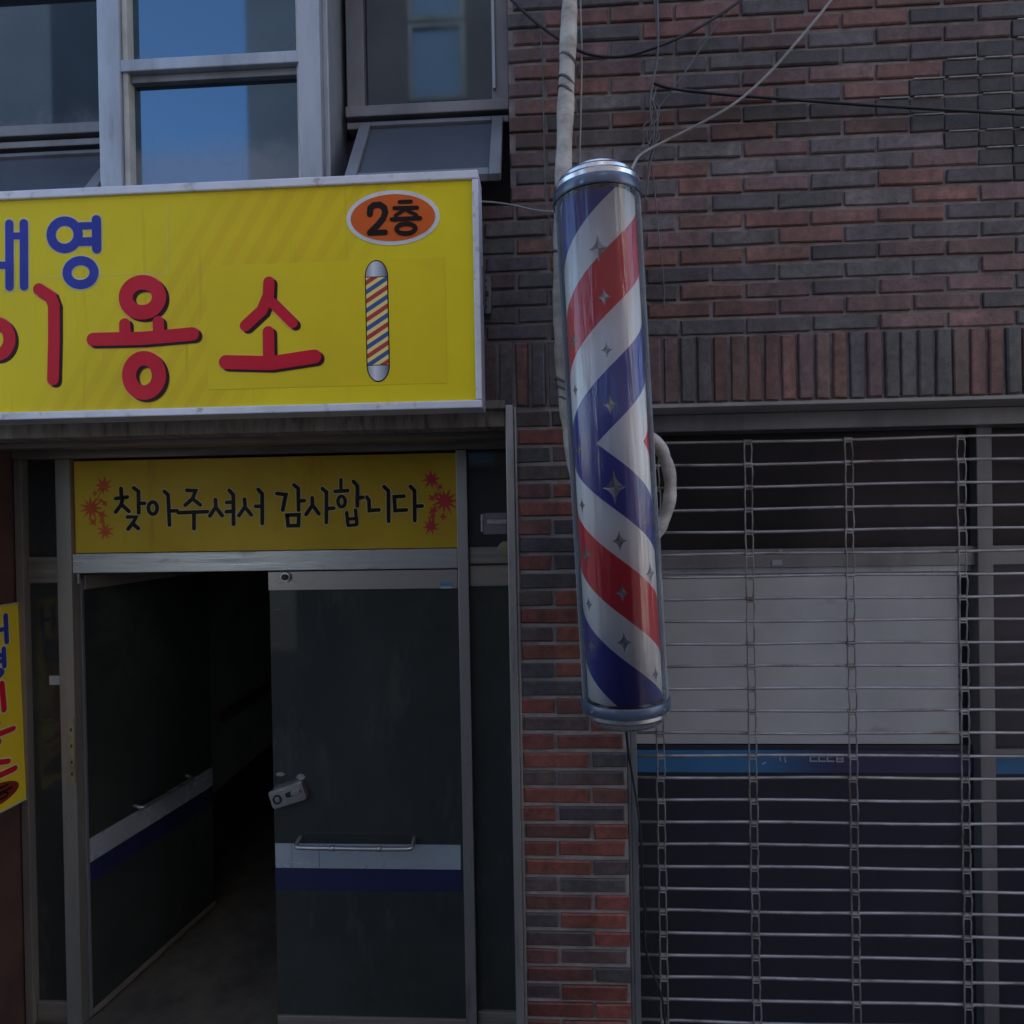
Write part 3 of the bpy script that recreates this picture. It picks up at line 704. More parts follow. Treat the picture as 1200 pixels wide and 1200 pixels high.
# dark infill behind windows and panels
bx(x_rev-.3, x_win_r, .302, .34, z_low-.03, z_top_win+.1).build('infill_wall', 'dark_wall', bld)
bx(x_rev-.299, x_win_r-.001, .19, .301, z_low-.02, zs_r-.095).build('infill_wall', 'dark_wall', bld)

# ---- shop window behind the shutter
zg = lambda py, px=950: Z(px, py, YG)
xg = lambda px, py=750: X(px, py, YG)
sx0, sx1 = x_pier1-.05, x_shop1+.05
sf = MB()
sf.box(sx0, sx1, YG-.03, YG+.04, zg(664), zg(642))                     # transom
sf.box(xg(1139), xg(1157), YG-.045, YG+.05, 0, z_lin-.014)              # post
shop = sf.build('shop_window', 'alu_dark', bld, .003); tag(shop, 'wide shop window seen through the roller shutter')
for a, b_ in ((sx0, xg(1139)-.001), (xg(1157)+.001, sx1)):
    m = MB().box(a, b_, YG, YG+.01, zg(642)+.001, z_lin+.02); m.build('upper_pane', 'shop_dark', shop)
m = MB().box(sx0, xg(1123), YG+.002, YG+.016, zg(872), zg(672))
m.build('white_board', 'panel_white', shop, .002)
m = MB().box(sx0, xg(1139)-.001, YG-.006, YG+.018, zg(671.5), zg(664)-.001); m.build('board_rail', 'alu', shop, .002)
m = MB().box(sx0, xg(1139)-.001, YG+.0165, YG+.024, zg(873)+.001, zg(672)); m.build('glass_pane', 'win_glass', shop)
m = MB().box(sx0, xg(1139)-.001, YG+.002, YG+.014, 0, zg(873)-.001); m.build('lower_pane', 'navy_glass', shop)
def fade_mat():  # blue-to-navy fade painted into the colour along the strip
    m = bpy.data.materials.new('blue_to_navy_fade'); t, N, L = nodes(m); b = N['Principled BSDF']
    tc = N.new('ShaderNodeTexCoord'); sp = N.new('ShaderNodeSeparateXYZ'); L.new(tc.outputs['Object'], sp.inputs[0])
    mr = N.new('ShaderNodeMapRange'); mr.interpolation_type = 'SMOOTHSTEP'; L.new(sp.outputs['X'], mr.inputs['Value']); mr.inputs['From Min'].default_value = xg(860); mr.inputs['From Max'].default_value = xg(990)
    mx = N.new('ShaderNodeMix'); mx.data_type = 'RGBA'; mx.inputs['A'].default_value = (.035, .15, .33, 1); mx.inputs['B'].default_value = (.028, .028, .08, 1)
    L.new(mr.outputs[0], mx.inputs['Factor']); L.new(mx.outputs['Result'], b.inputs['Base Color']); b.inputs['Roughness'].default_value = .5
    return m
MT['fade'] = fade_mat()
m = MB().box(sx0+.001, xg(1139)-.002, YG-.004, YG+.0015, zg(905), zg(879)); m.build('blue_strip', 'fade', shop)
def gl(*strokes):
    m = MB()
    for k, pts in enumerate(strokes): m.stroke([(xg(a, 889), zg(b_, 970)) for a, b_ in pts], .0058, YG-.0056-k*.0004, .0012, 0, 4)
    m.build('letter', 'letter_pale', shop)
for xo in (949, 959, 969): gl([(xo+7, 886), (xo, 886), (xo, 891.5), (xo+7.5, 891.5)])
gl([(980, 885), (980, 892), (987, 892), (987, 885)], [(980.4, 888.4), (986.6, 888.4)])
gl([(908, 886), (913, 885), (914, 891)]); gl([(919, 887), (920, 893)]); gl([(893, 895), (897, 893)])
# right bay of the window
m = MB(); m.box(xg(1157)+.001, sx1, YG+.002, YG+.014, 0, zg(664)-.001); m.build('glass_pane', 'navy_glass', shop)
m = MB(); m.box(xg(1157)+.002, sx1, YG-.02, YG+.0015, zg(882), zg(876)); m.build('rail', 'alu_dark', shop, .002)
m = MB(); m.box(xg(1157)+.002, sx1, YG-.004, YG+.0015, zg(906), zg(883)); m.build('blue_strip', 'blue', shop)
m = MB(); m.box(xg(903), xg(915), YG-.034, YG-.031, zg(661), zg(655)); m.build('sticker', 'letter_pale', shop); bx(xg(911), xg(915), YG-.034, YG-.031, zg(648), zg(643)).build('sticker', 'letter_pale', shop)
bx(sx0, sx1, .95, 1.0, 0, 3.21).build('shop_back_wall', 'dark_wall', bld)
bx(sx0-.002, sx0+.04, .302, .95, 0, 3.2).build('shop_side_wall', 'dark_wall', bld)

# ------------------------------------------------------------------ roller shutter
sh = thing('roller_shutter', 'closed steel grille roller shutter of thin horizontal rods over the shop window', 'shutter', (1.5, YR, 0))
sh0, sh1 = X(747, 950, YR), x_shop1-.03
pit = .0903; z1_ = Z(990, 515, YR)
nrod = int((z1_-.03)/pit)
for k in range(nrod):
    z_ = z1_-k*pit; mb = MB()
    pts = []
    nseg = 14; ph = random.uniform(0, 6)
    for q in range(nseg+1):
        xx = sh0+(sh1-sh0)*q/nseg
        pts.append((xx, YR+.0015*math.sin(q*1.3+ph), z_+.0022*math.sin(q*.9+ph*2)))
    mb.tube(pts, .0060, 10)
    mb.build('rod', 'shutter', sh, 0, True)
for px_ in (772, 880, 997, 1128, 1262, 1400):
    xc = X(px_, 800, YR); mb = MB()
    for k in range(nrod-1):
        zt_ = z1_-k*pit; zb_ = zt_-pit; jx = random.uniform(-.0025, .0025); tw = random.uniform(-.002, .002)
        w2 = .0145; r_ = .0034
        for sg in (-1, 1):
            t1 = random.uniform(-.0010, .0010)
            mb.tube([(xc+sg*(w2-.0022)+jx, YR-.009, zt_), (xc+sg*w2+jx+t1, YR-.0115+tw, zt_-pit*.3), (xc+sg*w2+jx-t1, YR-.0115-tw, zb_+pit*.3), (xc+sg*(w2-.0022)+jx, YR-.009, zb_)], r_, 6)
        mb.tube([(xc-w2+jx, YR-.0105, zt_-.011), (xc+w2+jx, YR-.0105, zt_-.011)], .003, 6)
        mb.tube([(xc-w2-.003, YR-.004, zt_), (xc+w2+.003, YR-.004, zt_)], .0085, 8)
    mb.build('link_chain', 'link', sh, .0008)
g = MB(); gx0, gx1 = x_pier1+.002, X(749, 1000, 0)
g.box(gx0, gx0+.012, .012, .16, 0, z_lin-.013); g.box(gx0+.013, gx1, .012, .03, 0, z_lin-.0135); g.box(gx0+.013, gx1, YR+.02, YR+.036, 0, z_lin-.0135)
g.build('guide_rail', 'alu_dark', sh, .003)
g = MB(); g.box(x_shop1-.014, x_shop1-.002, .012, .16, 0, z_lin-.013); g.box(x_shop1-.05, x_shop1-.015, .012, .03, 0, z_lin-.0135); g.box(x_shop1-.05, x_shop1-.015, YR+.02, YR+.036, 0, z_lin-.0135)
g.build('guide_rail', 'alu_dark', sh, .003)
g = MB(); g.box(sh0, sh1, YR-.02, YR+.02, .012, .07); g.build('bottom_bar', 'shutter', sh, .004)

# ------------------------------------------------------------------ big yellow sign
sxl = X(-150, 350, YS); sxr = X(562.5, 335, YS); szt = Z(280, 211, YS); szb = Z(280, 485, YS)
sign = thing('shop_sign', 'big yellow lightbox sign with red and blue Korean letters above the entrance', 'sign', ((sxl+sxr)/2, YS, szb))
fw = .031
m = MB(); 
m.box(sxl, sxr, YS, YS+.13, szt-fw, szt); m.box(sxl, sxr, YS, YS+.13, szb, szb+fw*.9)
m.box(sxl, sxl+fw, YS+.001, YS+.13, szb+fw*.9+.0005, szt-fw-.0005); m.box(sxr-fw*.72, sxr, YS+.001, YS+.13, szb+fw*.9+.0005, szt-fw-.0005)
m.build('frame', 'white_frame', sign, .004)
MB().box(sxl+fw, sxr-fw*.72, YS+.012, YS+.118, szb+fw*.9, szt-fw).build('panel', 'sign_yellow', sign)
YP = YS+.012
m = MB(); a = P(241, 312, YP); b_ = P(524, 449, YP); m.box(a.x, b_.x, YP-.0012, YP+.002, b_.z, a.z); m.build('patch', 'patch_yellow', sign, .0006)
m = MB()
def seam(p, q): 
    A, B = P(*p, YP), P(*q, YP); m.stroke([(A.x, A.z), (B.x, B.z)], .0014, YP-.0005, .001, 0, 3)
seam((0, 344), (45, 338)); seam((42, 325), (196, 320)); seam((196, 320), (196, 238)); seam((80, 340), (120, 337))
m.build('seam', 'outline_white', sign)

def glyph(parent, name, items, tf, wk, Y, layers, lift=0):
    """items: ('s', pts, w) strokes and ('o', centre, rx, ry, w) rings in picture units; layers: (material, dx, dy, extra width)"""
    m = MB(); y = Y; mats = []
    for li, (mt, dx, dy, ex) in enumerate(layers):
        mats.append(mt)
        for it in items:
            y -= .00022
            if it[0] == 's':
                pts = []
                for (u, v) in it[1]:
                    q = tf(u, v); pts.append((q[0]+dx, q[1]+dy))
                m.stroke(pts, (it[2]+0)*wk+ex, y, .0012, li)
            else:
                q = tf(*it[1]); m.ring((q[0]+dx, q[1]+dy), it[2]*wk, it[3]*wk, it[4]*wk+ex, y, .0012, li)
        y -= .0004
    return m.build(name, mats, parent)
t5 = lambda u, v: (lambda q: (q.x, q.z))(P(u/3.87, 190+v/3.87, YP))
t6 = lambda u, v: (lambda q: (q.x, q.z))(P(240+u/3.3333, 190+v/3.3333, YP))
k5, k6 = pxm(YP)/3.87, pxm(YP)/3.3333
LB = [('outline_white', 0, 0, .010), ('blue_sign', 0, 0, 0)]
LR = [('outline', .004, -.004, .013), ('dark_sign', .0105, -.0085, .001), ('red_sign', 0, 0, 0)]
glyph(sign, 'letter', [('s', [(-140, 305), (-20, 300)], 36), ('s', [(-128, 305), (-128, 470)], 36), ('s', [(-140, 470), (24, 468)], 34), ('s', [(44, 280), (45, 566)], 40), ('s', [(110, 278), (111, 564)], 40), ('s', [(60, 336), (100, 335)], 32)], t5, k5, YP, LB)
glyph(sign, 'letter', [('o', (294, 330), 66, 64, 44), ('s', [(438, 262), (440, 394)], 44), ('s', [(364, 290), (425, 289)], 34), ('s', [(360, 362), (425, 360)], 40), ('o', (367, 502), 66, 56, 43)], t5, k5, YP, LB)
glyph(sign, 'letter', [('o', (-14, 803), 64, 74, 60), ('s', [(178, 577), (232, 612), (246, 650), (246, 810), (242, 985)], 57)], t5, k5, YP, LR)
glyph(sign, 'letter', [('o', (648, 614), 80, 70, 68), ('s', [(568, 735), (570, 790)], 54), ('s', [(720, 725), (722, 780)], 54), ('s', [(425, 805), (650, 800), (876, 780)], 62), ('o', (656, 968), 72, 80, 68)], t5, k5, YP, LR)
glyph(sign, 'letter', [('s', [(252, 470), (250, 520), (225, 580), (160, 640)], 45), ('s', [(262, 548), (345, 630)], 40), ('s', [(250, 664), (252, 770)], 46), ('s', [(84, 782), (260, 786), (430, 760)], 56)], t6, k6, YP-.0012, LR)
# oval floor badge
bm = MB(); c = t6(735, 218); bm.disc(c, 186*k6, 108*k6, YP-.002, .003, 0, 64); bm.disc(c, 168*k6, 92*k6, YP-.003, .003, 1, 64)
badge = bm.build('floor_badge', ['white', 'orange'], sign)
LI = [('ink', 0, 0, 0)]
arc = [(646, 205), (648, 182), (662, 170), (684, 168), (702, 180), (706, 200), (698, 222), (678, 246), (646, 278)]
BW2 = 24
glyph(badge, 'lettering', [('s', arc, BW2), ('s', [(648, 278), (706, 276)], BW2-2), ('s', [(762, 158), (806, 156)], 15), ('s', [(742, 182), (830, 180)], 16), ('s', [(786, 184), (746, 211)], 14), ('s', [(790, 190), (828, 209)], 14), ('s', [(732, 226), (842, 221)], 17), ('o', (787, 262), 37, 19, 18)], t6, k6, YP-.0045, LI)
# printed barber pole emblem
em = MB(); a = t6(630, 450); b_ = t6(719, 793); cxm = (a[0]+b_[0])/2; rr_ = (b_[0]-a[0])/2
def cap(sgn, z_, r, mi, y):
    poly = [(cxm+r*math.cos(R(q)), z_+sgn*r*1.42*math.sin(R(q))) for q in range(0, 181, 10)]
    em.prism(poly if sgn > 0 else poly[::-1], y, y+.002, mi)
em.box(a[0]-.004, b_[0]+.004, YP-.0018, YP+.001, b_[1]-.001, a[1]+.001, 1); cap(1, a[1], rr_+.004, 1, YP-.0019); cap(-1, b_[1], rr_+.004, 1, YP-.0019)
em.box(a[0], b_[0], YP-.0030, YP, b_[1]+.002, a[1]-.002, 0); cap(1, a[1]+.001, rr_, 2, YP-.0031); cap(-1, b_[1]-.001, rr_, 2, YP-.0031)
EX0, EX1 = a[0]-sign.location.x, b_[0]-sign.location.x; MT['cap_print'] = cap_print()
em.build('pole_emblem', ['emblem', 'ink', 'cap_print'], sign)
# hinge bracket beside the sign
c = P(569, 346, -.03); br = MB(); br.box(c.x-.018, c.x+.022, -.045, -.038, c.z-.075, c.z+.075); br.box(sxr+.001, c.x-.0185, -.15, -.038, c.z-.072, c.z+.072)
br.box(c.x-.018, c.x+.022, -.0375, -.002, c.z-.06, c.z+.06)
brk = br.build('sign_bracket', 'alu_dark', None, .002); tag(brk, 'small grey bolted bracket holding the right edge of the big yellow sign', 'bracket')
for dz_, r in ((.05, .005), (.025, .004), (0, .012), (-.025, .004), (-.05, .005)):
    m = MB(); m.disc((c.x+.002, c.z+dz_), r, r, -.050, .006, 0, 14); m.build('bolt', 'black', brk)

# ------------------------------------------------------------------ welcome sign over the doors
wx0, wx1 = p1+.002, q0-.002; wz0, wz1 = zt(645.5)+.002, zt(536)
ws = MB().box(wx0, wx1, YD-.010, YD+.02, wz0, wz1).build('welcome_sign', 'welcome_yellow', None, .002)
tag(ws, 'narrow mustard yellow sign with dark handwritten Korean and maple leaves over the doors', 'sign')
YQ = YD-.010
t7 = lambda u, v: (lambda q: (q.x, q.z))(P(80+u/4.8, 520+v/4.8, YQ))
t8 = lambda u, v: (lambda q: (q.x, q.z))(P(310+u/4.8, 520+v/4.8, YQ))
k7 = pxm(YQ)/4.8
LW = [('halo', 0, 0, .006), ('ink', 0, 0, 0)]
W = 23
g7 = [
 [('s', [(298, 252), (300, 300)], W), ('s', [(268, 308), (333, 300)], W), ('s', [(308, 308), (298, 345), (268, 384)], W), ('s', [(302, 342), (343, 380)], W), ('s', [(370, 248), (396, 268), (398, 388)], W), ('s', [(400, 336), (430, 335)], W), ('s', [(335, 412), (384, 412), (366, 445), (338, 480)], W), ('s', [(368, 452), (396, 476)], W)],
 [('o', (476, 362), 26, 35, W), ('s', [(541, 268), (562, 288), (570, 458)], W), ('s', [(572, 378), (612, 377)], W)],
 [('s', [(668, 262), (717, 264), (700, 308), (658, 346)], W), ('s', [(702, 312), (743, 344)], W), ('s', [(620, 388), (783, 382)], W), ('s', [(708, 392), (708, 478)], W)],
 [('s', [(828, 314), (831, 355), (797, 406)], W), ('s', [(834, 362), (866, 404)], W), ('s', [(906, 262), (929, 288), (930, 453)], W), ('s', [(892, 330), (922, 328)], W), ('s', [(890, 382), (922, 380)], W)],
 [('s', [(992, 312), (995, 355), (960, 404)], W), ('s', [(997, 360), (1030, 400)], W), ('s', [(1069, 257), (1091, 282), (1092, 448)], W), ('s', [(1055, 352), (1086, 352)], W)],
]
g8 = [
 [('s', [(70, 280), (120, 286), (102, 373)], W), ('s', [(166, 232), (190, 252), (192, 373)], W), ('s', [(194, 322), (224, 320)], W), ('s', [(127, 402), (194, 399), (191, 460), (133, 461), (128, 404)], W)],
 [('s', [(268, 304), (270, 345), (234, 398)], W), ('s', [(272, 348), (306, 394)], W), ('s', [(326, 252), (349, 272), (348, 443)], W), ('s', [(351, 365), (390, 362)], W)],
 [('s', [(430, 202), (430, 256)], W-3), ('s', [(398, 268), (468, 264)], W), ('o', (434, 325), 21, 30, W-2), ('s', [(501, 212), (523, 238), (522, 350)], W), ('s', [(525, 305), (553, 302)], W), ('s', [(463, 387), (470, 456)], W-3), ('s', [(512, 372), (520, 452)], W-3), ('s', [(470, 424), (515, 420)], W-3), ('s', [(472, 460), (518, 455)], W-3)],
 [('s', [(574, 300), (587, 316), (590, 376), (644, 372)], W), ('s', [(673, 242), (697, 265), (698, 436)], W)],
 [('s', [(784, 295), (730, 298), (735, 376), (798, 372)], W), ('s', [(821, 240), (844, 264), (845, 433)], W), ('s', [(847, 352), (887, 350)], W)],
]
for g_ in g7: glyph(ws, 'letter', g_, t7, k7, YQ, LW)
for g_ in g8: glyph(ws, 'letter', g_, t8, k7, YQ, LW)
def leafstar(mb, c, r, n, a0, y):
    poly = []
    for k in range(2*n):
        a = a0+math.pi*k/n; rr = r*1.3*(1.0 if k % 2 == 0 else .40)*(1 if k % 2 else random.uniform(.8, 1.12)); poly.append((c[0]+rr*math.cos(a), c[1]+rr*math.sin(a)))
    mb.prism(poly[::-1], y, y+.001)
def sprig(tf, spots, mt):
    mb = MB(); y = YQ-.0006
    for (u, v, r, n) in spots: leafstar(mb, tf(u, v), r*k7, n, random.uniform(0, 6), y); y -= .0002
    a = spots
    for (u0, v0), (u1, v1) in zip([s[:2] for s in spots[:4]], [s[:2] for s in spots[1:4]]):
        mb.stroke([tf(u0, v0), tf((u0+u1)/2+5, (v0+v1)/2), tf(u1, v1)], 4*k7, y, .001); y -= .0002
    mb.build('maple_sprig', mt, ws)
sprig(t7, [(200, 238, 46, 8), (130, 362, 58, 11), (190, 400, 26, 5), (208, 492, 42, 8), (150, 280, 14, 6), (205, 335, 18, 4), (182, 320, 16, 4), (140, 440, 22, 4), (190, 435, 18, 4)], 'maple')
sprig(t8, [(938, 200, 46, 8), (1015, 322, 62, 11), (950, 375, 26, 5), (936, 462, 42, 8), (988, 242, 16, 6), (940, 305, 20, 4), (965, 290, 16, 4), (1005, 410, 22, 4), (945, 410, 18, 4)], 'maple_pink')

# ------------------------------------------------------------------ hanging banner on the left reveal
bn = thing('banner', 'tall narrow yellow banner with blue and red letters on the brown side wall', 'banner', (x_rev+.012, .345, Z(10, 830, .45)))
bh = .975; bwid = .46
bn.rotation_euler = (R(-1.2), 0, R(90-4))
BW, BH = bwid/2, bh/2
MB().box(-BW, BW, 0, .006, -BH, BH).build('sheet', 'banner', bn, .001, False, True)
m = MB(); e = .008
m.box(-BW-e, BW+e, -.003, .009, BH, BH+e); m.box(-BW-e, BW+e, -.003, .009, -BH-e, -BH); m.box(-BW-e, -BW, -.003, .009, -BH+.0005, BH-.0005); m.box(BW, BW+e, -.003, .009, -BH+.0005, BH-.0005)
m.build('trim', 'alu_cream', bn, .002, False, True)
chars = [
 ('blue_sign', [('s', [(.06, .2), (.46, .2)], .1), ('s', [(.1, .2), (.1, .72), (.48, .7)], .1), ('s', [(.64, .08), (.64, .92)], .1), ('s', [(.9, .05), (.9, .95)], .1), ('s', [(.66, .5), (.88, .5)], .09)]),
 ('blue_sign', [('o', (.3, .3), .2, .2, .1), ('s', [(.85, .03), (.85, .62)], .1), ('s', [(.52, .22), (.82, .22)], .09), ('s', [(.52, .42), (.82, .42)], .09), ('o', (.6, .8), .2, .15, .1)]),
 ('red_sign', [('o', (.3, .5), .22, .24, .12), ('s', [(.8, .05), (.82, .95)], .12)]),
 ('red_sign', [('o', (.5, .2), .2, .15, .12), ('s', [(.36, .42), (.36, .56)], .1), ('s', [(.64, .42), (.64, .56)], .1), ('s', [(.05, .58), (.95, .56)], .11), ('o', (.5, .82), .2, .15, .12)]),
 ('red_sign', [('s', [(.5, .08), (.48, .22), (.15, .48)], .11), ('s', [(.52, .25), (.85, .46)], .11), ('s', [(.5, .56), (.5, .76)], .11), ('s', [(.05, .84), (.95, .8)], .12)]),
]
cs = .142
for k, (mt, items) in enumerate(chars):
    zc = BH-.04-k*.162
    tfb = lambda u, v, zc=zc: (.012+(u-.5)*.34, zc-v*cs)
    m = MB(); y = -.0004; 
    for li, ex in ((1, .012), (0, 0)):
        for it in items:
            y -= .0003
            if it[0] == 's': m.stroke([tfb(*q) for q in it[1]], it[2]*.24+ex, y, .001, li)
            else: m.ring(tfb(*it[1]), it[2]*.36, it[3]*cs*1.1, it[4]*.24+ex, y, .001, li)
    m.build('letter', [mt, 'outline_white'], bn, 0, False, True)
m = MB(); m.disc((.02, -BH+.085), .18, .068, -.0014, .001, 1); m.disc((.02, -BH+.085), .163, .055, -.0024, .001, 0)
m.stroke([(-.05, -BH+.11), (-.02, -BH+.115), (-.02, -BH+.09), (-.06, -BH+.055), (-.01, -BH+.055)], .012, -.0035, .001, 2)
m.ring((.09, -BH+.07), .03, .012, .010, -.0036, .001, 2); m.stroke([(.04, -BH+.09), (.14, -BH+.09)], .01, -.0037, .001, 2); m.stroke([(.06, -BH+.112), (.12, -BH+.112)], .01, -.0038, .001, 2)
m.build('floor_badge', ['badge_red', 'banner', 'ink'], bn, 0, False, True)

# ------------------------------------------------------------------ barber pole
YPOLE = -.30
A0 = P(732.5, 816, YPOLE); A1 = P(700, 239, YPOLE); ax = (A1-A0); Lp = ax.length
pole = thing('barber_pole', 'long clear barber pole with red, white and blue spiral stripes and silver stars', 'barber pole', A0)
pole.rotation_euler = ax.to_track_quat('Z', 'Y').to_euler()
# keep local x to the right: rebuild orientation explicitly
zax = ax.normalized(); xax = Vector((1, 0, 0)); yax = zax.cross(xax).normalized(); xax = yax.cross(zax).normalized()
pole.rotation_euler = Matrix((xax, yax, zax)).transposed().to_euler()
RT, RD = .1445, .1255
z0 = Lp*(816-522)/577
MT['drum'] = drum_mat(z0, 1.0, 1.09, -.48)
m = MB(); m.lathe([(0, .004), (RD, .004), (RD, Lp-.004), (0, Lp-.004)], 96)
drum = m.build('drum', 'drum', pole, 0, False, True)
for p in drum.data.polygons:
    p.use_smooth = abs(p.normal.z) < .5
pos = [(701, 291, 12), (708, 348, 8), (672, 400, 9), (711, 410, 7), (674, 457, 6), (715, 474, 9), (678, 527, 8), (720, 571, 15), (682, 592, 7), (726, 634, 9), (686.5, 650, 10), (758, 612, 6), (762.5, 672, 10), (729.5, 695, 8), (690, 708, 7), (731.5, 753, 9), (693, 757, 7), (768.5, 790, 7)]
inv = Matrix((xax, yax, zax))
for (px_, py_, r) in pos:
    o_ = inv@(CAM-A0); d_ = inv@((_r*((px_-600)/F)+_u*(-(py_-600)/F)+_f))
    aa = d_.x**2+d_.y**2; bb = o_.x*d_.x+o_.y*d_.y; cc = o_.x**2+o_.y**2-(RD+.001)**2
    disc_ = bb*bb-aa*cc
    if disc_ <= 0: continue
    t_ = (-bb-math.sqrt(disc_))/aa; q = o_+d_*t_
    phi = math.atan2(q.x, -q.y); zz = q.z; rr = r*pxm(YPOLE-.1)*1.0
    rho = RD+.0012
    pl = []
    for k in range(32):
        a = 2*math.pi*k/32; s_ = 1/(abs(math.cos(a))**.62+abs(math.sin(a))**.62)**(1/.62)
        pl.append((math.cos(a)*s_*rr*.95, math.sin(a)*s_*rr*1.35))
    vs = [(rho*math.sin(phi), -rho*math.cos(phi), zz)]+[(rho*math.sin(phi+u/rho), -rho*math.cos(phi+u/rho), zz+v) for u, v in pl]
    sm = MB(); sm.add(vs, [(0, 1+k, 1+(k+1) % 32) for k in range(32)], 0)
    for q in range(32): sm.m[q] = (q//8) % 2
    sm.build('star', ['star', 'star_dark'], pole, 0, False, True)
m = MB(); m.lathe([(RT, 0), (RT, Lp)], 96); m.build('tube', 'tube', pole, 0, True, True)
RC = .1505
for zc_, nm in ((-.036, 0), (Lp, 1)):
    m = MB(); m.lathe([(RT-.004, zc_), (RC-.002, zc_), (RC, zc_+.003), (RC, zc_+.033), (RC-.002, zc_+.036), (RT-.004, zc_+.036)], 96)
    cl = m.build('collar', 'collar', pole, .0, True, True)
    mm = cl.modifiers.new('edge', 'EDGE_SPLIT'); mm.split_angle = R(35)
    for q in (() if nm else (-52, 48)):
        m = MB(); th = R(q-90); cc_ = Vector((RC*math.cos(th), RC*math.sin(th), zc_+.018)); n_ = Vector((math.cos(th), math.sin(th), 0))
        m.tube([cc_-n_*.002, cc_+n_*.004], .0055, 10); m.build('screw', 'chrome', cl, 0, False, True)
zt0 = Lp+.036
m = MB(); m.lathe([(RC-.003, zt0), (RC-.002, zt0+.014), (RC-.008, zt0+.022), (RC-.016, zt0+.024), (RC-.018, zt0+.038), (RC-.026, zt0+.046), (RC-.034, zt0+.048), (RC-.040, zt0+.058), (.085, zt0+.072), (.05, zt0+.08), (0, zt0+.083)], 96)
tcp = m.build('end_cap', 'chrome', pole, 0, True, True)
zb_ = -.036
m = MB(); m.lathe([(RC-.004, zb_), (RC-.004, zb_-.012), (RC-.012, zb_-.02), (RC-.020, zb_-.022), (RC-.024, zb_-.036), (RC-.034, zb_-.044), (.095, zb_-.052), (.06, zb_-.058), (0, zb_-.06)], 96)
bcp = m.build('end_cap', 'chrome', pole, 0, True, True)
for o_ in (tcp, bcp): o_.modifiers.new('edge', 'EDGE_SPLIT').split_angle = R(30)
for zz in (.25, Lp-.22):
    m = MB(); m.box(-.02, .02, RT-.002, abs(YPOLE)-.004, zz, zz+.05); m.box(-.06, .06, abs(YPOLE)-.022, abs(YPOLE)-.012, zz-.03, zz+.08)
    m.build('mounting_arm', 'alu_dark', pole, .003, False, True)

# ------------------------------------------------------------------ pipe and cables
def px_path(pts, y, k=3): return curve_pts([P(a, b_, (c_[0] if c_ else y)) for a, b_, *c_ in pts], k)
pts = px_path([(672, -160), (668, 0), (664, 90), (661, 180), (658, 260), (657, 360), (660, 430), (666, 490), (676, 560), (700, 640), (742, 655), (773, 622), (786, 588), (785, 548), (769, 514), (735, 496), (720, 500, .0), (715, 500, .05)], -.085, 3)
rad = [(.0305 if i < len(pts)*.6 else .0235)+.0022*math.sin(i*.9)+random.uniform(-.0014, .0014) for i in range(len(pts))]
m = MB(); m.tube(pts, rad, 16)
pipe = m.build('insulated_pipe', 'pipe', None, 0, True); tag(pipe, 'pale taped insulated pipe running down the brick wall and looping behind the barber pole', 'pipe')
for (a, b_, hw) in ((665.5, 70, .036), (663.5, 96, .036), (663, 108, .036), (659, 448, .034), (661.5, 458, .034), (663.5, 470, .034), (656.5, 300, .0345)):
    m = MB(); c = P(a, b_, -.085); m.tube([c+Vector((-.003, 0, -.003)), c+Vector((.001, 0, .003))], hw, 16); m.build('tie_wrap', 'cable_grey', pipe, 0)
def cable(name, label, pts, r, mt, y=-.03, k=3, cat='cable'):
    m = MB(); m.tube(px_path(pts, y, k), r, 8); o = m.build(name, mt, None, 0, True); return tag(o, label, cat)
cable('black_cable', 'thick black cable sagging from behind the pale pipe up to the right', [(590, -10), (624, 24), (656, 47), (680, 61), (705, 67), (735, 66), (765, 57), (800, 43), (840, 20), (880, -8), (930, -60)], .0058, 'cable_black', -.035)
cable('black_cable', 'black cable running almost level across the upper right brickwork', [(765, 97), (785, 104), (840, 110), (920, 116), (1000, 122), (1100, 128), (1200, 134), (1330, 141)], .0062, 'cable_black', -.028)
cable('pale_cable', 'stiff pale cable rising diagonally from the barber pole cap to the upper right', [(733, 214, -.17), (741, 196, -.13), (749, 181, -.08), (770, 170, -.04), (817, 147), (862, 122), (900, 88), (935, 48), (975, 0), (1015, -60)], .0052, 'cable_pale', -.035)
cable('grey_cable', 'twisted grey cable hanging straight down right of the barber pole top', [(766, -60), (767, 0), (771, 37), (771, 60), (766, 92), (762, 112), (766, 124), (771, 136), (769, 162), (760, 195), (758, 229)], .0046, 'cable_grey', -.03)
cable('grey_cable', 'second loose strand wound round the twisted grey cable', [(771, -60), (770, 0), (772, 45), (770, 75), (764, 100), (761, 128), (765, 146), (760, 160), (763, 176), (757, 188)], .0036, 'cable_grey', -.038)
cable('thin_wire', 'thin grey wire slanting down from the black cable to the cable knot', [(866, -2), (842, 26), (822, 55), (802, 86), (787, 106), (768, 132), (752, 151)], .0028, 'cable_grey', -.026)
cable('thin_wire', 'thin yellowish wire hanging beside the pale pipe', [(680, -60), (680, 0), (682, 60), (681, 125), (679, 200), (679, 230)], .0032, 'cable_pale', -.03)
cable('thin_wire', 'fine dangling wire trailing down the bricks right of the barber pole', [(761, 176), (765, 205), (769, 240), (772, 277), (775, 305), (778, 328), (778, 360)], .0024, 'cable_grey', -.02)
cable('thin_wire', 'dark thin wire hanging down the bricks left of the pale pipe', [(632, 22), (636, 70), (637, 130), (638, 190), (640, 245), (646, 262), (648, 300)], .0026, 'cable_grey', -.015)
cable('sign_cable', 'short pale cable from the yellow sign corner to the barber pole', [(560, 236, -.13), (580, 237, -.1), (605, 241, -.08), (628, 247, -.1), (650, 248, -.2)], .0036, 'cable_pale', -.1)
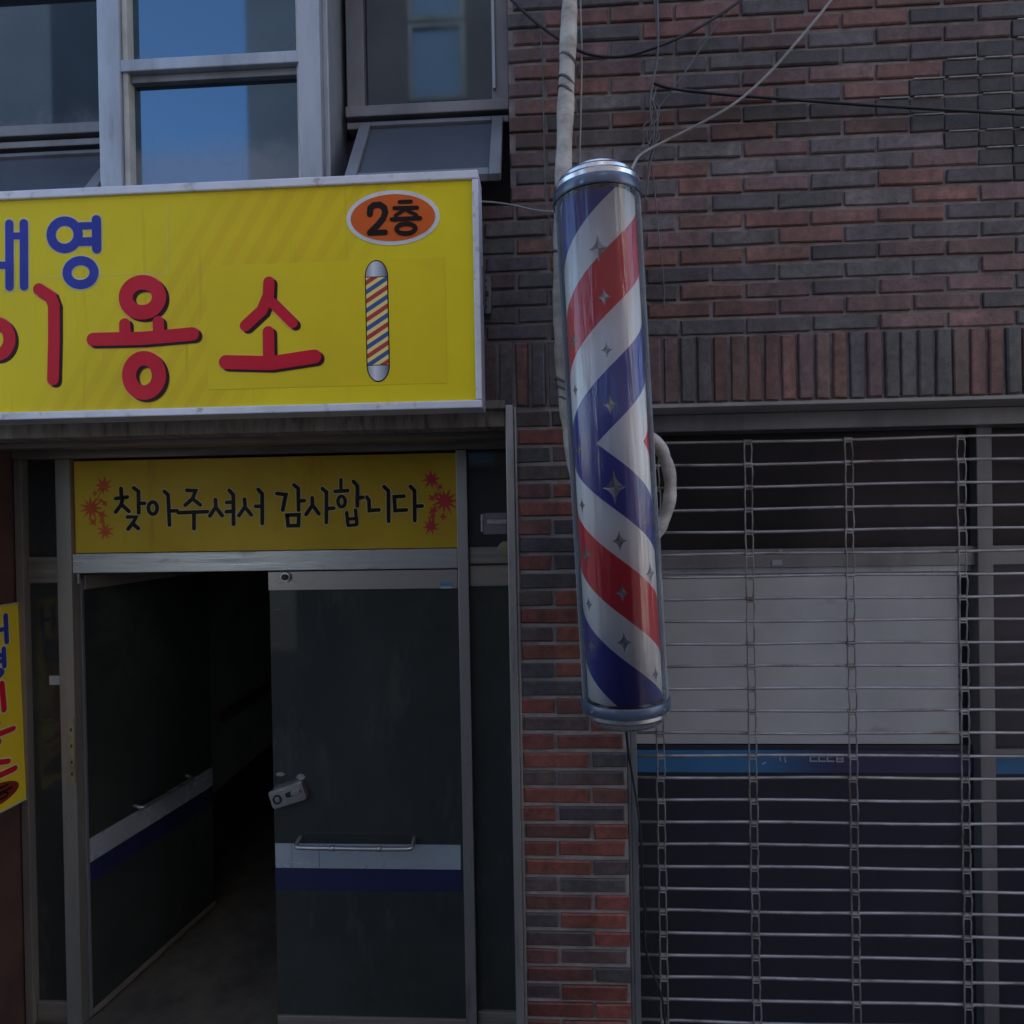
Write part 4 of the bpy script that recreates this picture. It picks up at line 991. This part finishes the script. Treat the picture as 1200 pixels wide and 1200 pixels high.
cable('black_cable', 'loose black cable dropping from the barber pole foot along the shutter rail', [(733, 850, -.2), (736, 880, -.05), (742, 915, -.01), (748, 950, -.0), (752, 990, .0), (752, 1030), (756, 1070), (754, 1105), (764, 1140), (776, 1165), (779, 1195), (783, 1240)], .0045, 'cable_black', .03)
cable('thin_wire', 'curly wire end looping out of the cable knot above the barber pole', [(766, 118), (774, 128), (770, 142), (758, 150), (757, 165), (766, 172), (774, 160), (768, 150), (760, 170), (753, 178)], .0026, 'cable_grey', -.045)
cable('thin_wire', 'thin wire hanging from the cable knot to just right of the pole cap', [(770, 100), (763, 126), (768, 150), (764, 178), (758, 200), (757, 232)], .0024, 'cable_pale', -.02)
cable('thin_wire', 'short tangled wire end hanging by the lower shutter rail', [(753, 1050), (760, 1075), (752, 1095), (757, 1118), (748, 1100), (753, 1082), (758, 1100)], .0025, 'cable_black', .045)

# ------------------------------------------------------------------ ground and the far side of the alley
tag(bx(-40, 40, -40, .0, -.3, 0).build('ground', 'asphalt'), kind='structure')
tag(bx(-40, 40, .001, 40, -.3, -.01).build('ground', 'asphalt'), kind='structure')
def opposite(label, x0, x1, y, h, wins, dep=6, wm='opp_wall'):
    b = thing('opposite_building', label, 'building', ((x0+x1)/2, y, 0))
    MB().box(x0, x1, y-dep, y, 0, h).build('wall', wm, b)
    for (a, c_, z0_, z1__) in wins:
        w = MB(); w.box(a, c_, y+.002, y+.05, z0_-.06, z0_); w.box(a, c_, y+.002, y+.05, z1__, z1__+.06); w.box(a-.06, a, y+.002, y+.05, z0_-.06, z1__+.06); w.box(c_, c_+.06, y+.002, y+.05, z0_-.06, z1__+.06)
        w = w.build('window', 'alu_dark', b); MB().box(a, c_, y+.003, y+.02, z0_, z1__).build('pane', 'opp_glass', w)
YO = -5.2
opposite('plain tall building across the alley, mirrored dark in the bay window', -3.55, 7.5, YO, 11.5, [(-1.55, -.95, 7.75, 8.6), (-1.55, -.95, 8.75, 9.5), (.6, 1.8, 7.2, 8.6), (.6, 1.8, 3.2, 4.6), (-1.9, -.7, 3.2, 4.6)])
opposite('tall building across the alley, mirrored dark in the far left casement', -9.6, -6.45, YO-.2, 11, [(-9.0, -8.0, 3.2, 4.6), (-9.0, -8.3, 8.8, 9.8)], 1.4)
opposite('low building further along the alley, beyond the two tall ones', -16, -9.8, YO-1.2, 4.2, [(-10, -9, 1.2, 2.6)], 4)

opposite('unseen pale building added across the alley to bounce light onto the bricks and pole cover', 7.7, 17, YO, 9.5, [(9, 10.4, 3.2, 4.6), (12, 13.4, 3.2, 4.6), (9, 10.4, 6.4, 7.8)], 6, 'added_pale_wall')  # unseen, added as a bright reflector for fill and the pole's streak
# ------------------------------------------------------------------ light
W = bpy.data.worlds.new('World'); S.world = W; W.use_nodes = True
N, L = W.node_tree.nodes, W.node_tree.links
sky = N.new('ShaderNodeTexSky'); sky.sky_type = 'NISHITA'; sky.sun_disc = False
EL, AZ = R(50), R(18)
sky.sun_elevation = EL; sky.sun_rotation = AZ; sky.air_density = 1.0; sky.dust_density = 2.0; sky.ozone_density = 1.0
L.new(sky.outputs['Color'], N['Background'].inputs['Color']); N['Background'].inputs['Strength'].default_value = .15
sd = Vector((math.sin(AZ)*math.cos(EL), math.cos(AZ)*math.cos(EL), math.sin(EL)))
ld = bpy.data.lights.new('sun', 'SUN'); ld.energy = 3.0; ld.angle = R(.5); ld.color = (1, .95, .87)
lo = bpy.data.objects.new('sun', ld); COL.objects.link(lo); lo.rotation_euler = sd.to_track_quat('Z', 'Y').to_euler(); lo.location = (0, 0, 15)
S.view_settings.view_transform = 'Standard'; S.view_settings.look = 'None'; S.view_settings.gamma = 1; S.view_settings.use_curve_mapping = False
S.view_settings.exposure = 1.74
S.cycles.max_bounces = 8; S.cycles.transparent_max_bounces = 12
